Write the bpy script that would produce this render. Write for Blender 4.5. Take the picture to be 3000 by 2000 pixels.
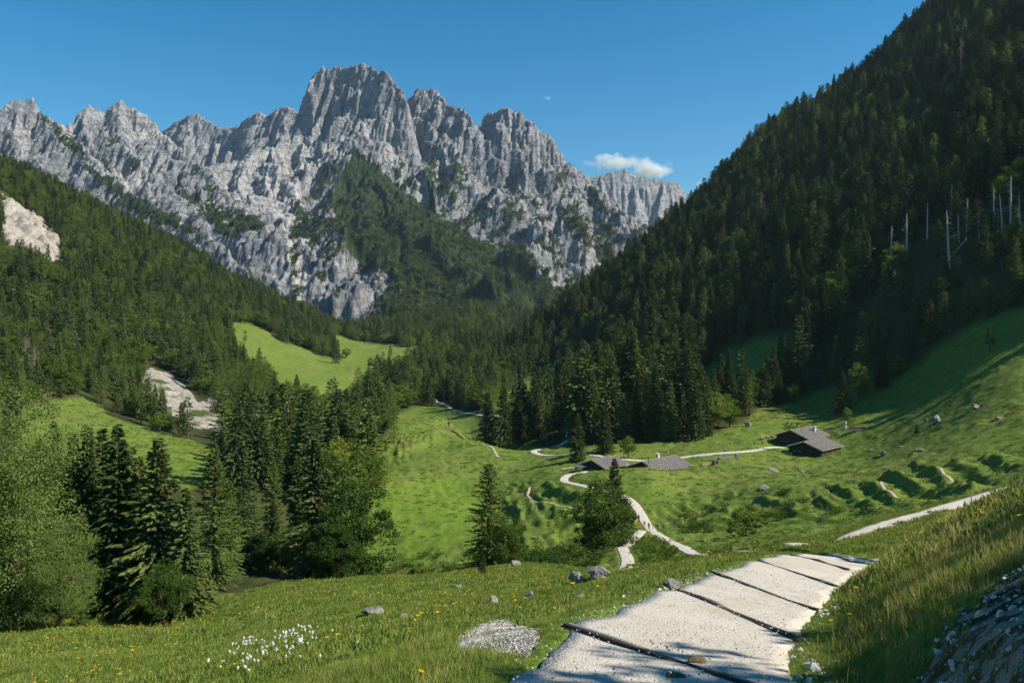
import bpy, math, random
import numpy as np
from mathutils import Vector, Matrix

# ------------------------------------------------------------------ camera, sky, sun, exposure
sc = bpy.context.scene
for o in list(bpy.data.objects):
    bpy.data.objects.remove(o)
C = sc.collection
F = 2333.0            # focal length in photograph pixels (28 mm on 36 mm)
HOR = 950.0           # horizon row
cam = bpy.data.cameras.new("camera"); camo = bpy.data.objects.new("camera", cam); C.objects.link(camo)
cam.sensor_width = 36.0; cam.lens = 36.0 * F / 3000.0
cam.shift_y = -(1000.0 - HOR) / 3000.0
cam.clip_start = 0.1; cam.clip_end = 40000
camo.rotation_euler = (math.radians(90), 0, 0)
sc.camera = camo

SUN_EL, SUN_BACK = math.radians(41.5), math.radians(12.0)      # sun stands to the right, slightly behind the viewer
SDIR = Vector((math.cos(SUN_EL) * math.cos(SUN_BACK), -math.cos(SUN_EL) * math.sin(SUN_BACK), math.sin(SUN_EL)))
w = bpy.data.worlds.new("World"); sc.world = w; w.use_nodes = True
nt = w.node_tree; nt.nodes.clear()
sky = nt.nodes.new("ShaderNodeTexSky"); sky.sky_type = 'NISHITA'; sky.sun_disc = False
sky.sun_elevation = SUN_EL; sky.sun_rotation = math.atan2(SDIR.x, SDIR.y)
sky.altitude = 1200; sky.air_density = 1.15; sky.dust_density = 0.25; sky.ozone_density = 2.6
bg = nt.nodes.new("ShaderNodeBackground"); bg.inputs[1].default_value = 0.086
wo = nt.nodes.new("ShaderNodeOutputWorld")
hs = nt.nodes.new("ShaderNodeHueSaturation"); hs.inputs["Saturation"].default_value = 1.47; hs.inputs["Hue"].default_value = 0.490
nt.links.new(sky.outputs[0], hs.inputs["Color"]); nt.links.new(hs.outputs[0], bg.inputs[0]); nt.links.new(bg.outputs[0], wo.inputs[0])
sun = bpy.data.lights.new("sun", 'SUN'); sun.energy = 5.0; sun.angle = math.radians(0.53); sun.color = (1.0, 0.93, 0.82)
suno = bpy.data.objects.new("sun", sun); C.objects.link(suno)
suno.rotation_euler = SDIR.to_track_quat('Z', 'Y').to_euler()
vs = sc.view_settings; vs.view_transform = 'Standard'; vs.look = 'None'; vs.gamma = 1; vs.exposure = 0.60; vs.use_curve_mapping = False
sc.cycles.use_denoising = True
sc.cycles.max_bounces = 6; sc.cycles.diffuse_bounces = 1; sc.cycles.glossy_bounces = 1
sc.cycles.transmission_bounces = 3; sc.cycles.transparent_max_bounces = 6; sc.cycles.volume_bounces = 2
sc.cycles.caustics_reflective = False; sc.cycles.caustics_refractive = False

# ------------------------------------------------------------------ helpers
rng = np.random.default_rng(7)
random.seed(7)

def hashf(ix, iy, seed):
    h = (ix.astype(np.int64) * 374761393 + iy.astype(np.int64) * 668265263 + seed * 974634777) & 0xFFFFFFFF
    h = ((h ^ (h >> 13)) * 1274126177) & 0xFFFFFFFF
    h = h ^ (h >> 16)
    return h

def gnoise(x, y, seed=0):
    x = np.asarray(x, float); y = np.asarray(y, float)
    ix = np.floor(x); iy = np.floor(y); fx = x - ix; fy = y - iy
    ux = fx * fx * fx * (fx * (fx * 6 - 15) + 10); uy = fy * fy * fy * (fy * (fy * 6 - 15) + 10)
    def g(dx, dy):
        a = hashf(ix + dx, iy + dy, seed).astype(float) * (2 * math.pi / 4294967296.0)
        return np.cos(a) * (fx - dx) + np.sin(a) * (fy - dy)
    n0 = g(0, 0) * (1 - ux) + g(1, 0) * ux
    n1 = g(0, 1) * (1 - ux) + g(1, 1) * ux
    return (n0 * (1 - uy) + n1 * uy) * 1.5

def fbm(x, y, octv=4, seed=0, gain=0.5, lac=2.03):
    s = 0; a = 1.0; t = 0
    for k in range(octv):
        s = s + a * gnoise(x, y, seed + k * 17); t += a
        x = x * lac + 13.7; y = y * lac - 7.3; a *= gain
    return s / t

def ridged(x, y, octv=4, seed=0, gain=0.55, lac=2.1):
    s = 0; a = 1.0; t = 0
    for k in range(octv):
        s = s + a * (1 - 2 * np.abs(gnoise(x, y, seed + k * 31))); t += a
        x = x * lac + 5.1; y = y * lac + 9.2; a *= gain
    return s / t

def facet(x, y, seed=0):
    """piecewise planar noise on a triangular lattice: straight creases like broken rock, range about -1..1"""
    x = np.asarray(x, float); y = np.asarray(y, float)
    s = (x + y) * 0.366025; a = x + s; b = y + s
    ia = np.floor(a); ib = np.floor(b); fa = a - ia; fb = b - ib
    def v(da, db): return hashf(ia + da, ib + db, seed).astype(float) * (2 / 4294967296.0) - 1
    up = fa > fb; v00 = v(0, 0); v11 = v(1, 1); vm = np.where(up, v(1, 0), v(0, 1))
    hi = np.maximum(fa, fb); lo = np.minimum(fa, fb)
    return v00 * (1 - hi) + vm * (hi - lo) + v11 * lo

def sstep(a, b, x):
    t = np.clip((x - a) / (b - a), 0, 1)
    return t * t * (3 - 2 * t)

def P(u, v, Y):                     # a photograph pixel at forward distance Y -> world point
    return np.array([(u - 1500.0) / F * Y, Y, (HOR - v) / F * Y])

def pix(x, y, z):
    return 1500 + F * x / y, HOR - F * z / y

def inpoly(u, v, poly):
    u = np.asarray(u); v = np.asarray(v); c = np.zeros(u.shape, bool)
    n = len(poly); j = n - 1
    for i in range(n):
        xi, yi = poly[i]; xj, yj = poly[j]
        cond = ((yi > v) != (yj > v)) & (u < (xj - xi) * (v - yi) / (yj - yi + 1e-9) + xi)
        c ^= cond; j = i
    return c

def mesh_np(name, verts, faces_flat, nper, smooth=False, mats=(), attrs=None, matidx=None):
    """mesh from numpy arrays; nper = corners per face"""
    me = bpy.data.meshes.new(name)
    verts = np.asarray(verts, np.float32); f = np.asarray(faces_flat, np.int32).ravel()
    nf = len(f) // nper
    me.vertices.add(len(verts)); me.vertices.foreach_set("co", verts.ravel())
    me.loops.add(len(f)); me.loops.foreach_set("vertex_index", f)
    me.polygons.add(nf); me.polygons.foreach_set("loop_start", np.arange(0, nf * nper, nper, dtype=np.int32))
    if smooth:
        me.polygons.foreach_set("use_smooth", np.ones(nf, bool))
    for m in mats: me.materials.append(m)
    if matidx is not None: me.polygons.foreach_set("material_index", np.asarray(matidx, np.int32))
    for k, a in (attrs or {}).items():
        a = np.asarray(a, np.float32)
        if a.ndim == 1:
            at = me.attributes.new(k, 'FLOAT', 'POINT'); at.data.foreach_set("value", a)
        else:
            at = me.attributes.new(k, 'FLOAT_VECTOR', 'POINT'); at.data.foreach_set("vector", a.ravel())
    me.update(calc_edges=True)
    return me

def link(name, data, parent=None, loc=None, rot=None, scale=None, label=None, cat=None, group=None, kind=None):
    o = bpy.data.objects.new(name, data); C.objects.link(o)
    if parent is not None: o.parent = parent
    if loc is not None: o.location = loc
    if rot is not None: o.rotation_euler = rot
    if scale is not None: o.scale = (scale,) * 3 if np.isscalar(scale) else scale
    if label: o["label"] = label
    if cat: o["category"] = cat
    if group: o["group"] = group
    if kind: o["kind"] = kind
    return o

def grid_faces(nr, nc, keep=None):
    i = np.arange(nr - 1)[:, None] * nc + np.arange(nc - 1)[None, :]
    f = np.stack([i, i + 1, i + nc + 1, i + nc], -1)
    if keep is not None: f = f[keep]
    return f.reshape(-1, 4)

class MB:
    """collects boxes, tubes and cards of one mesh"""
    def __init__(s): s.v = []; s.f = []; s.m = []; s.n = 0
    def add(s, verts, faces, m=0):
        verts = np.asarray(verts, float)
        s.v.append(verts); s.f += [tuple(i + s.n for i in f) for f in faces]; s.m += [m] * len(faces); s.n += len(verts)
    def box(s, c, size, rot=None, m=0, taper=1.0):
        x, y, z = np.array(size) / 2.0
        v = np.array([[-x, -y, -z], [x, -y, -z], [x, y, -z], [-x, y, -z], [-x * taper, -y * taper, z], [x * taper, -y * taper, z], [x * taper, y * taper, z], [-x * taper, y * taper, z]])
        if rot is not None: v = v @ np.array(rot).T
        s.add(v + np.array(c), [(0, 3, 2, 1), (4, 5, 6, 7), (0, 1, 5, 4), (1, 2, 6, 5), (2, 3, 7, 6), (3, 0, 4, 7)], m)
    def beam(s, a, b, wd, ht, up=(0, 0, 1), m=0):
        a = np.array(a, float); b = np.array(b, float); d = b - a; L = np.linalg.norm(d); d /= L
        sd = np.cross(d, up); sd /= np.linalg.norm(sd) + 1e-9; u2 = np.cross(sd, d)
        s.box((a + b) / 2, (L, wd, ht), rot=np.stack([d, sd, u2], 1), m=m)
    def tube(s, pts, rad, n=6, m=0, cap=True):
        pts = [np.array(p, float) for p in pts]
        if np.isscalar(rad): rad = [rad] * len(pts)
        V = []; 
        for i, p in enumerate(pts):
            d = pts[min(i + 1, len(pts) - 1)] - pts[max(i - 1, 0)]; d /= np.linalg.norm(d) + 1e-9
            a = np.cross(d, (0.31, 0.9, 0.17)); a /= np.linalg.norm(a) + 1e-9; b = np.cross(d, a)
            for k in range(n):
                t = 2 * math.pi * k / n; V.append(p + rad[i] * (math.cos(t) * a + math.sin(t) * b))
        Fc = []
        for i in range(len(pts) - 1):
            for k in range(n):
                Fc.append((i * n + k, i * n + (k + 1) % n, (i + 1) * n + (k + 1) % n, (i + 1) * n + k))
        if cap:
            Fc.append(tuple(range(n - 1, -1, -1))); Fc.append(tuple((len(pts) - 1) * n + k for k in range(n)))
        s.add(V, Fc, m)
    def mesh(s, name, mats, smooth=False):
        me = bpy.data.meshes.new(name)
        me.from_pydata([tuple(x) for x in np.concatenate(s.v)], [], s.f)
        for q in mats: me.materials.append(q)
        me.polygons.foreach_set("material_index", np.array(s.m, np.int32))
        if smooth: me.polygons.foreach_set("use_smooth", np.ones(len(s.f), bool))
        me.update()
        return me

# ------------------------------------------------------------------ materials
class NT:
    def __init__(s, name):
        s.m = bpy.data.materials.new(name); s.m.use_nodes = True; s.t = s.m.node_tree; s.t.nodes.clear()
        s.out = s.N("ShaderNodeOutputMaterial")
    def N(s, typ, **kw):
        n = s.t.nodes.new(typ)
        for k, v in kw.items(): setattr(n, k, v)
        return n
    def L(s, a, b): s.t.links.new(a, b)
    def coord(s, kind='Object'): return s.N("ShaderNodeTexCoord").outputs[kind]
    def noise(s, vec, scale, detail=4, rough=0.55, dist=0.0):
        n = s.N("ShaderNodeTexNoise"); n.inputs["Scale"].default_value = scale; n.inputs["Detail"].default_value = detail
        n.inputs["Roughness"].default_value = rough; n.inputs["Distortion"].default_value = dist
        if vec is not None: s.L(vec, n.inputs["Vector"])
        return n.outputs[0]
    def vor(s, vec, scale, feature='F1'):
        n = s.N("ShaderNodeTexVoronoi", feature=feature); n.inputs["Scale"].default_value = scale
        s.L(vec, n.inputs["Vector"]); return n.outputs[0]
    def mapv(s, vec, scale):
        n = s.N("ShaderNodeMapping"); n.inputs["Scale"].default_value = scale; s.L(vec, n.inputs["Vector"]); return n.outputs[0]
    def ramp(s, fac, stops, interp='LINEAR'):
        n = s.N("ShaderNodeValToRGB"); e = n.color_ramp.elements; n.color_ramp.interpolation = interp
        while len(e) < len(stops): e.new(0.5)
        for el, (p, c) in zip(e, stops):
            el.position = p; el.color = (c, c, c, 1) if np.isscalar(c) else (*c, 1)
        s.L(fac, n.inputs[0]); return n.outputs[0]
    def mix(s, fac, a, b, blend='MIX'):
        n = s.N("ShaderNodeMix", data_type='RGBA', blend_type=blend)
        for sock, val in ((n.inputs[0], fac), (n.inputs[6], a), (n.inputs[7], b)):
            if hasattr(val, "is_linked"): s.L(val, sock)
            elif np.isscalar(val): sock.default_value = val
            else: sock.default_value = (*val, 1)
        return n.outputs[2]
    def math(s, op, a, b=0.0, clamp=False):
        n = s.N("ShaderNodeMath", operation=op, use_clamp=clamp)
        for sock, val in ((n.inputs[0], a), (n.inputs[1], b)):
            if hasattr(val, "is_linked"): s.L(val, sock)
            else: sock.default_value = val
        return n.outputs[0]
    def attr(s, name, out='Fac'):
        n = s.N("ShaderNodeAttribute", attribute_name=name); return n.outputs[out]
    def bump(s, h, strength=0.5, dist=0.1, normal=None):
        n = s.N("ShaderNodeBump"); n.inputs["Strength"].default_value = strength; n.inputs["Distance"].default_value = dist
        s.L(h, n.inputs["Height"])
        if normal is not None: s.L(normal, n.inputs["Normal"])
        return n.outputs[0]
    def principled(s, col, rough=0.85, normal=None, spec=0.25):
        b = s.N("ShaderNodeBsdfPrincipled"); b.inputs["Roughness"].default_value = rough
        b.inputs["Specular IOR Level"].default_value = spec
        if hasattr(col, "is_linked"): s.L(col, b.inputs["Base Color"])
        else: b.inputs["Base Color"].default_value = (*col, 1)
        if normal is not None: s.L(normal, b.inputs["Normal"])
        return b.outputs[0]
    def done(s, sh): s.L(sh, s.out.inputs[0]); return s.m

def simple(name, col, rough=0.8, nscale=6.0, var=0.35, bump=0.3, bdist=0.02):
    t = NT(name); c = t.coord(); n = t.noise(c, nscale, 5, 0.65)
    k = t.ramp(n, [(0.25, tuple(x * (1 - var) for x in col)), (0.75, tuple(min(1, x * (1 + var)) for x in col))])
    return t.done(t.principled(k, rough, t.bump(n, bump, bdist)))
# ------------------------------------------------------------------ the valley: height data
KTH = 2.2
HILL = lambda u, v: 201.8 / (0.757 * ((u - 1500) / F + 0.25) - (HOR - v) / F)
CP = []
def cp(*pts): CP.extend(pts)
# gravel path down from the camera (plane with a 13 degree grade)
PATH_NEAR = [(-1.2, 2.0), (0.2, 5), (1.72, 9), (2.55, 12), (4.4, 16), (7.1, 21.4), (9.6, 26), (11.7, 29.5), (13.4, 32.5)]
for x, y in PATH_NEAR:
    for dx in (-1.7, 0, 1.7):
        if y < 30 or dx <= 0: cp((1500 + F * (x + dx) / y, 1482 + 4666 / y, y))
# meadow left of the path
cp((1300, 1935, 12), (1300, 2100, 8), (900, 2064, 12), (900, 2260, 8), (900, 1935, 17.5), (500, 2060, 17), (500, 1965, 24), (0, 2070, 22), (0, 1965, 32), (0, 1890, 50),
   (0, 1850, 75), (300, 1850, 62), (600, 1838, 75), (600, 1900, 42), (900, 1855, 30), (900, 1800, 42), (900, 1745, 65), (1090, 1800, 31), (750, 1745, 86), (1080, 1690, 84),
   (1080, 1715, 100), (1200, 1755, 47), (1400, 1765, 38), (1400, 1695, 72), (1430, 1662, 92), (1700, 1705, 50), (1730, 1685, 60), (1850, 1680, 66), (1800, 1765, 29), (1600, 1820, 20),
   (1965, 1722, 26), (2040, 1645, 46), (2200, 1622, 36), (2350, 1608, 37), (1600, 1730, 45), (1600, 1660, 92), (1250, 1690, 84))
cp((2480, 1662, 38), (2543, 1660, 39), (2620, 1650, 43), (2760, 1640, 50))
# right-hand bank
cp((2900, 1850, 7), (3000, 1600, 11), (3000, 2000, 4.6), (2700, 1800, 10), (2600, 1720, 14.5), (2530, 1640, 33), (2700, 1572, 29), (2810, 1522, 26.5), (2900, 1478, 23), (3000, 1435, 20),
   (2800, 1650, 13), (3400, 1500, 9), (3400, 1250, 16), (3400, 1800, 5), (3500, 1150, 30), (4200, 900, 22), (4200, 1300, 8), (3000, 1450, 24), (2900, 1502, 28), (2810, 1556, 33), (2700, 1610, 36),
   (3000, 1510, 34), (2800, 1605, 45))
# below the brow, junction, hidden slope
cp((2040, 1668, 75), (2040, 1626, 125), (2200, 1640, 55), (2410, 1592, 75), (2600, 1532, 82), (2800, 1487, 85), (3000, 1440, 84), (2600, 1590, 60), (2300, 1612, 80), (2400, 1562, 105), (2200, 1582, 120),
   (1830, 1700, 86), (1830, 1668, 112), (1820, 1602, 145), (1950, 1612, 140), (1900, 1560, 185), (1870, 1563, 178), (1960, 1566, 176), (2040, 1590, 150), (2600, 1500, 140), (2800, 1452, 140), (2800, 1420, 160), (2900, 1352, 175), (3000, 1300, 182), (3000, 1380, 140))
# stream gully
cp((1600, 1720, 158), (1600, 1582, 187), (1600, 1690, 125), (1250, 1790, 152), (1250, 1625, 184), (1050, 1800, 150), (1080, 1602, 196), (1430, 1760, 155), (1430, 1610, 182), (1430, 1700, 120), (1750, 1640, 168), (1750, 1556, 192),
   (1250, 1730, 115), (1080, 1760, 125), (2100, 1572, 166), (2100, 1500, 190), (2300, 1532, 164), (2300, 1440, 190), (2500, 1502, 160), (2500, 1428, 182), (2700, 1470, 150), (2700, 1400, 175))
# bowl and grassy hump
cp((1300, 1500, 230), (1150, 1500, 228), (1450, 1500, 232), (1300, 1400, 283), (1150, 1385, 290), (1080, 1400, 275), (1300, 1300, 345), (1180, 1232, 425), (1310, 1225, 440), (1180, 1260, 500), (1310, 1222, 540),
   (1290, 1180, 620), (1290, 1150, 700), (1450, 1325, 325), (1400, 1285, 360), (1530, 1348, 310), (1450, 1350, 390), (1370, 1290, 460), (1640, 1348, 288), (1600, 1400, 252), (1700, 1372, 265), (1560, 1450, 230), (1700, 1440, 214), (1600, 1520, 205),
   (1060, 1290, 350), (1000, 1420, 300), (1100, 1250, 500))
# knoll in front of the huts, hut ground
cp((1800, 1395, 222), (1900, 1374, 226), (1990, 1378, 232), (1800, 1380, 248), (1930, 1388, 250), (1760, 1372, 258), (2000, 1470, 205), (2000, 1420, 220), (2200, 1440, 205), (2200, 1382, 235), (2100, 1352, 262), (2200, 1332, 280), (2370, 1336, 285), (2370, 1312, 302),
   (2500, 1300, 292), (2500, 1352, 250), (2500, 1400, 206), (2100, 1395, 232))
# valley floor and right meadows
cp((1700, 1336, 290), (1565, 1322, 330), (1650, 1297, 370), (1800, 1318, 300), (2000, 1290, 318), (2030, 1330, 285), (2100, 1245, 342), (2250, 1205, 368), (2400, 1150, 380), (2300, 1240, 332), (2500, 1230, 318), (2600, 1150, 338), (2700, 1200, 290),
   (2700, 1100, 332), (2950, 1100, 250), (2990, 1250, 200), (2990, 985, 290), (2700, 1350, 198), (2700, 1270, 250), (1700, 1085, 640), (1600, 1150, 540), (2150, 1050, 470), (1500, 1160, 600), (1450, 1220, 480), (1560, 1260, 410), (1850, 1200, 400), (1850, 1120, 480),
   (3300, 1000, 250), (3300, 1250, 150), (3500, 1080, 120))
# right hill
for q in [(2990, 700), (2990, 400), (2990, 100), (2990, -200), (2800, 850), (2700, 500), (2700, 250), (2690, 80), (2400, 950), (2400, 700), (2400, 500), (2400, 330), (2250, 400), (2100, 900), (2100, 720), (2100, 560), (1900, 930), (1900, 740), (1720, 940), (1720, 850), (1600, 960), (3500, 800), (3500, 600), (3300, 850), (3500, 400), (3500, 0), (3500, -400)]:
    cp((q[0], q[1], HILL(*q)))
for q in [(2690, 80), (2400, 330), (2250, 400), (2100, 560), (1900, 740), (1720, 850), (1600, 960), (2990, -200), (3500, -400)]:
    cp((q[0], q[1] + 90, HILL(*q) * 1.32), (q[0], q[1] + 260, HILL(*q) * 1.8))
# left hill and meadows
cp((450, 1080, 540), (480, 1135, 500), (450, 1000, 620), (100, 930, 560), (300, 780, 780), (0, 800, 640), (0, 650, 780), (0, 490, 1000), (-400, 330, 1000), (-400, 800, 520), (200, 600, 960), (330, 640, 1080), (500, 720, 1120), (700, 850, 1180), (600, 900, 900), (900, 935, 1300), (1000, 985, 1350),
   (0, 560, 1350), (-400, 430, 1350), (330, 720, 1450), (500, 790, 1500), (700, 900, 1600), (900, 960, 1700), (0, 700, 1900), (500, 900, 1900), (-400, 600, 1900),
   (1300, 1012, 1100), (1300, 960, 1450), (1450, 1060, 900), (1200, 1060, 900), (1080, 1045, 930), (850, 1090, 700), (720, 965, 830), (780, 1030, 760), (900, 1130, 600), (600, 1190, 470), (200, 1205, 335), (0, 1180, 318), (0, 1020, 420), (300, 1300, 275), (500, 1400, 230),
   (700, 1400, 235), (900, 1400, 275), (600, 1300, 325), (300, 1480, 170), (600, 1600, 150), (900, 1680, 145), (0, 1500, 150), (-400, 1500, 150), (-400, 1150, 320), (-400, 1950, 60), (-400, 2100, 30), (-300, 2300, 15),
   (1300, 945, 2100), (1450, 1000, 1250), (1480, 960, 1700), (1600, 970, 1900), (1000, 1170, 600), (1100, 1100, 760))
CP = np.array(CP, float)
_X = (CP[:, 0] - 1500) / F * CP[:, 2]; _Y = CP[:, 2]; _Z = (HOR - CP[:, 1]) / F * CP[:, 2]
_r = np.hypot(_X, _Y); _th = np.arctan2(_X, _Y)
cx = np.stack([_th * KTH, np.log(_r)], 1); cz = _Z / _r
def tpsk(d2): return np.where(d2 > 1e-12, 0.5 * d2 * np.log(d2 + 1e-12), 0.0)
def tps_fit(c, z, lam):
    n = len(c); d2 = ((c[:, None] - c[None]) ** 2).sum(-1)
    A = np.zeros((n + 3, n + 3)); A[:n, :n] = tpsk(d2) + lam * np.eye(n)
    A[:n, n] = 1; A[:n, n + 1:] = c; A[n, :n] = 1; A[n + 1:, :n] = c.T
    b = np.zeros(n + 3); b[:n] = z
    return np.linalg.solve(A, b)
tw = tps_fit(cx, cz, 4e-4)
def tps_eval(th, lr):
    n = len(cx); sh = th.shape; a = th.ravel() * KTH; b = lr.ravel(); out = np.full(a.shape, tw[n]) + tw[n + 1] * a + tw[n + 2] * b
    for k in range(n):
        out += tw[k] * tpsk((a - cx[k, 0]) ** 2 + (b - cx[k, 1]) ** 2)
    return out.reshape(sh)

# polar tessellation around the viewpoint (only the mesh density follows the distance)
TH = np.radians(np.concatenate([np.linspace(-62, -36, 40)[:-1], np.linspace(-36, 36, 640), np.linspace(36, 72, 60)[1:]]))
RR = np.concatenate([np.geomspace(1.6, 14, 90)[:-1], np.geomspace(14, 420, 600)[:-1], np.geomspace(420, 2300, 190)])
# coarse evaluation of the smooth surface, then bilinear refinement
THc = np.radians(np.linspace(-62, 72, 269)); LRc = np.linspace(math.log(1.6), math.log(2300), 330)
tc = tps_eval(*[g.T for g in np.meshgrid(THc, LRc)]).T if False else tps_eval(np.broadcast_to(THc[None], (330, 269)), np.broadcast_to(LRc[:, None], (330, 269)))
def bil(tab, xs, ys, x, y):
    i = np.clip((x - xs[0]) / (xs[1] - xs[0]), 0, len(xs) - 1.001); j = np.clip((y - ys[0]) / (ys[1] - ys[0]), 0, len(ys) - 1.001)
    i0 = i.astype(int); j0 = j.astype(int); fi = i - i0; fj = j - j0
    return (tab[j0, i0] * (1 - fi) + tab[j0, i0 + 1] * fi) * (1 - fj) + (tab[j0 + 1, i0] * (1 - fi) + tab[j0 + 1, i0 + 1] * fi) * fj
def base_h(x, y):
    r = np.hypot(x, y); th = np.arctan2(x, y)
    return bil(tc, THc, LRc, th, np.log(np.maximum(r, 1.6))) * r

TERR_ZONES = [  # terraced, trodden banks: pixel polygon, strength
    ([(1480, 1420), (1560, 1390), (1800, 1500), (1820, 1560), (1600, 1600), (1450, 1560)], 1.0),
    ([(1150, 1340), (1180, 1290), (1280, 1250), (1270, 1310), (1170, 1370)], 1.0),
    ([(1900, 1500), (2100, 1440), (2500, 1420), (3000, 1310), (3100, 1450), (2500, 1520), (2000, 1580)], 0.9),
    ([(1840, 1600), (1960, 1560), (2060, 1640), (1850, 1660)], 0.8),
    ([(2400, 1300), (3100, 1050), (3100, 1250), (2500, 1400)], 0.30),
    ([(1080, 1330), (1500, 1260), (1500, 1420), (1100, 1480)], 0.35),
]
def detail_h(x, y, z):
    """hummocks, terracettes and forest-floor bumps on the smooth valley surface"""
    r = np.hypot(x, y)
    far = sstep(60, 200, r)
    u, v = pix(x, np.maximum(y, 0.5), z)
    wob = fbm(x / 30, y / 30, 3, 5) * 40
    terr = np.zeros_like(r)
    for poly, k in TERR_ZONES:
        terr = np.maximum(terr, k * inpoly(u + wob, v + wob * 0.4, poly) * (r > 90) * (r < 520))
    h = far * fbm(x / 38, y / 38, 3, 11) * 1.3
    h += sstep(15, 60, r) * fbm(x / 11, y / 11, 3, 23) * 0.55
    h += sstep(6, 25, r) * fbm(x / 3.3, y / 3.3, 3, 31) * 0.22 * (1 + 0.6 * far)
    h += fbm(x / 0.9, y / 0.9, 2, 37) * 0.045 * (1 - sstep(60, 140, r))
    # tussocks: sparse rounded lumps
    t = fbm(x / 4.6, y / 4.6, 2, 43); h += sstep(0.12, 0.5, t) * 0.40 * sstep(50, 120, r) * (1 - sstep(500, 700, r))
    # trodden, slumped ridges running down the banks, dying out irregularly
    wv = fbm(x / 13, y / 13, 3, 51)
    ph = (x + 0.18 * y) / 4.2 + 1.1 * wv + 0.5 * fbm(x / 40, y / 40, 2, 53)
    saw = ph % 1.0; stepv = np.where(saw < 0.72, saw / 0.72, (1 - saw) / 0.28)
    gate = sstep(-0.30, 0.15, fbm(x / 15, y / 22, 2, 57))
    h += terr * gate * (stepv - 0.5) * 1.0
    global DIRT
    DIRT = terr * gate * sstep(0.74, 0.80, saw) * (1 - sstep(0.9, 0.97, saw)) * sstep(-0.1, 0.25, fbm(x / 9, y / 9, 2, 63))
    h += terr * fbm(x / 5, y / 5, 3, 61) * 0.5
    h += sstep(500, 800, r) * fbm(x / 90, y / 90, 4, 71) * 9
    return h

gth, gr = np.meshgrid(TH, RR)
GX = gr * np.sin(gth); GY = gr * np.cos(gth)
GZ = base_h(GX, GY)
GZ = GZ + detail_h(GX, GY, GZ); DIRT_G = DIRT

def H(x, y):
    x = np.asarray(x, float); y = np.asarray(y, float)
    r = np.hypot(x, y); th = np.arctan2(x, y)
    i = np.clip(np.interp(th, TH, np.arange(len(TH))), 0, len(TH) - 1.001); j = np.clip(np.interp(r, RR, np.arange(len(RR))), 0, len(RR) - 1.001)
    i0 = i.astype(int); j0 = j.astype(int); fi = i - i0; fj = j - j0
    return (GZ[j0, i0] * (1 - fi) + GZ[j0, i0 + 1] * fi) * (1 - fj) + (GZ[j0 + 1, i0] * (1 - fi) + GZ[j0 + 1, i0 + 1] * fi) * fj

def hit(u, v, rmin=3.0):
    """first ground point seen along the ray of a photograph pixel, beyond rmin"""
    a = (u - 1500.0) / F; s = (HOR - v) / F
    Y = np.geomspace(max(rmin, 2.0), 2000, 2600); z = H(a * Y, Y)
    k = np.nonzero(z >= s * Y)[0]
    k = k[0] if len(k) else len(Y) - 1
    y = Y[k]; return np.array([a * y, y, H(a * y, y)])

# slumped cattle ridges: crest lines down the banks, steep on their shaded side
RIDGES = [([(2400, 1418), (2480, 1444), (2540, 1478), (2620, 1508)], 1.7), ([(2480, 1408), (2560, 1438), (2610, 1468), (2690, 1490)], 1.9), ([(2580, 1394), (2660, 1418), (2740, 1453), (2800, 1475)], 2.0), ([(2680, 1374), (2760, 1408), (2830, 1440), (2860, 1455)], 2.0),
    ([(2780, 1350), (2860, 1385), (2920, 1420)], 2.0), ([(2870, 1330), (2940, 1362), (3000, 1390)], 1.8), ([(2300, 1432), (2380, 1452), (2450, 1490)], 1.4), ([(2200, 1455), (2280, 1476), (2360, 1512)], 1.3), ([(2640, 1350), (2740, 1372), (2820, 1398)], 1.0), ([(2060, 1480), (2140, 1500), (2220, 1530)], 1.2)]
RIDGES += [([(1163 + 20 * k, 1338 - 9 * k), (1170 + 20 * k, 1310 - 8 * k), (1180 + 20 * k, 1284 - 6 * k)], 1.5) for k in range(6)]
RIDGES += [([(1478 + 34 * k, 1452 + 7 * k), (1498 + 34 * k, 1490 + 7 * k), (1530 + 34 * k, 1528 + 7 * k)], 1.5) for k in range(8)]
RIDGES += [([(1590 + 45 * k, 1412 + 14 * k), (1625 + 45 * k, 1436 + 14 * k), (1655 + 45 * k, 1468 + 14 * k)], 1.2) for k in range(4)]
for pts, amp_ in RIDGES:
    w3 = [hit(u_, v_, 110) for u_, v_ in pts]
    ln = np.concatenate([np.linspace(a[:2], b[:2], 40) for a, b in zip(w3[:-1], w3[1:])])
    sel = np.nonzero((GX > ln[:, 0].min() - 6) & (GX < ln[:, 0].max() + 6) & (GY > ln[:, 1].min() - 6) & (GY < ln[:, 1].max() + 6))
    if not len(sel[0]): continue
    gx_ = GX[sel]; gy_ = GY[sel]; wob_ = 1.1 * fbm(gx_ / 6, gy_ / 6, 2, 67); best_ = np.full(gx_.shape, 1e9); sd_ = np.zeros(gx_.shape); tt = np.zeros(gx_.shape)
    for i, p in enumerate(ln):
        d = np.hypot(gx_ + wob_ - p[0], gy_ - p[1]); q = d < best_; best_[q] = d[q]; sd_[q] = (gx_ + wob_ - p[0])[q]; tt[q] = i / len(ln)
    prof = np.where(sd_ > 0, np.maximum(0, 1 - best_ / 3.6), np.maximum(0, 1 - best_ / 1.5)); prof *= sstep(0, 0.15, tt) * (1 - sstep(0.85, 1.0, tt)) * (0.7 + 0.5 * fbm(gx_ / 9, gy_ / 9, 2, 69))
    GZ[sel] += amp_ * prof

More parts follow.
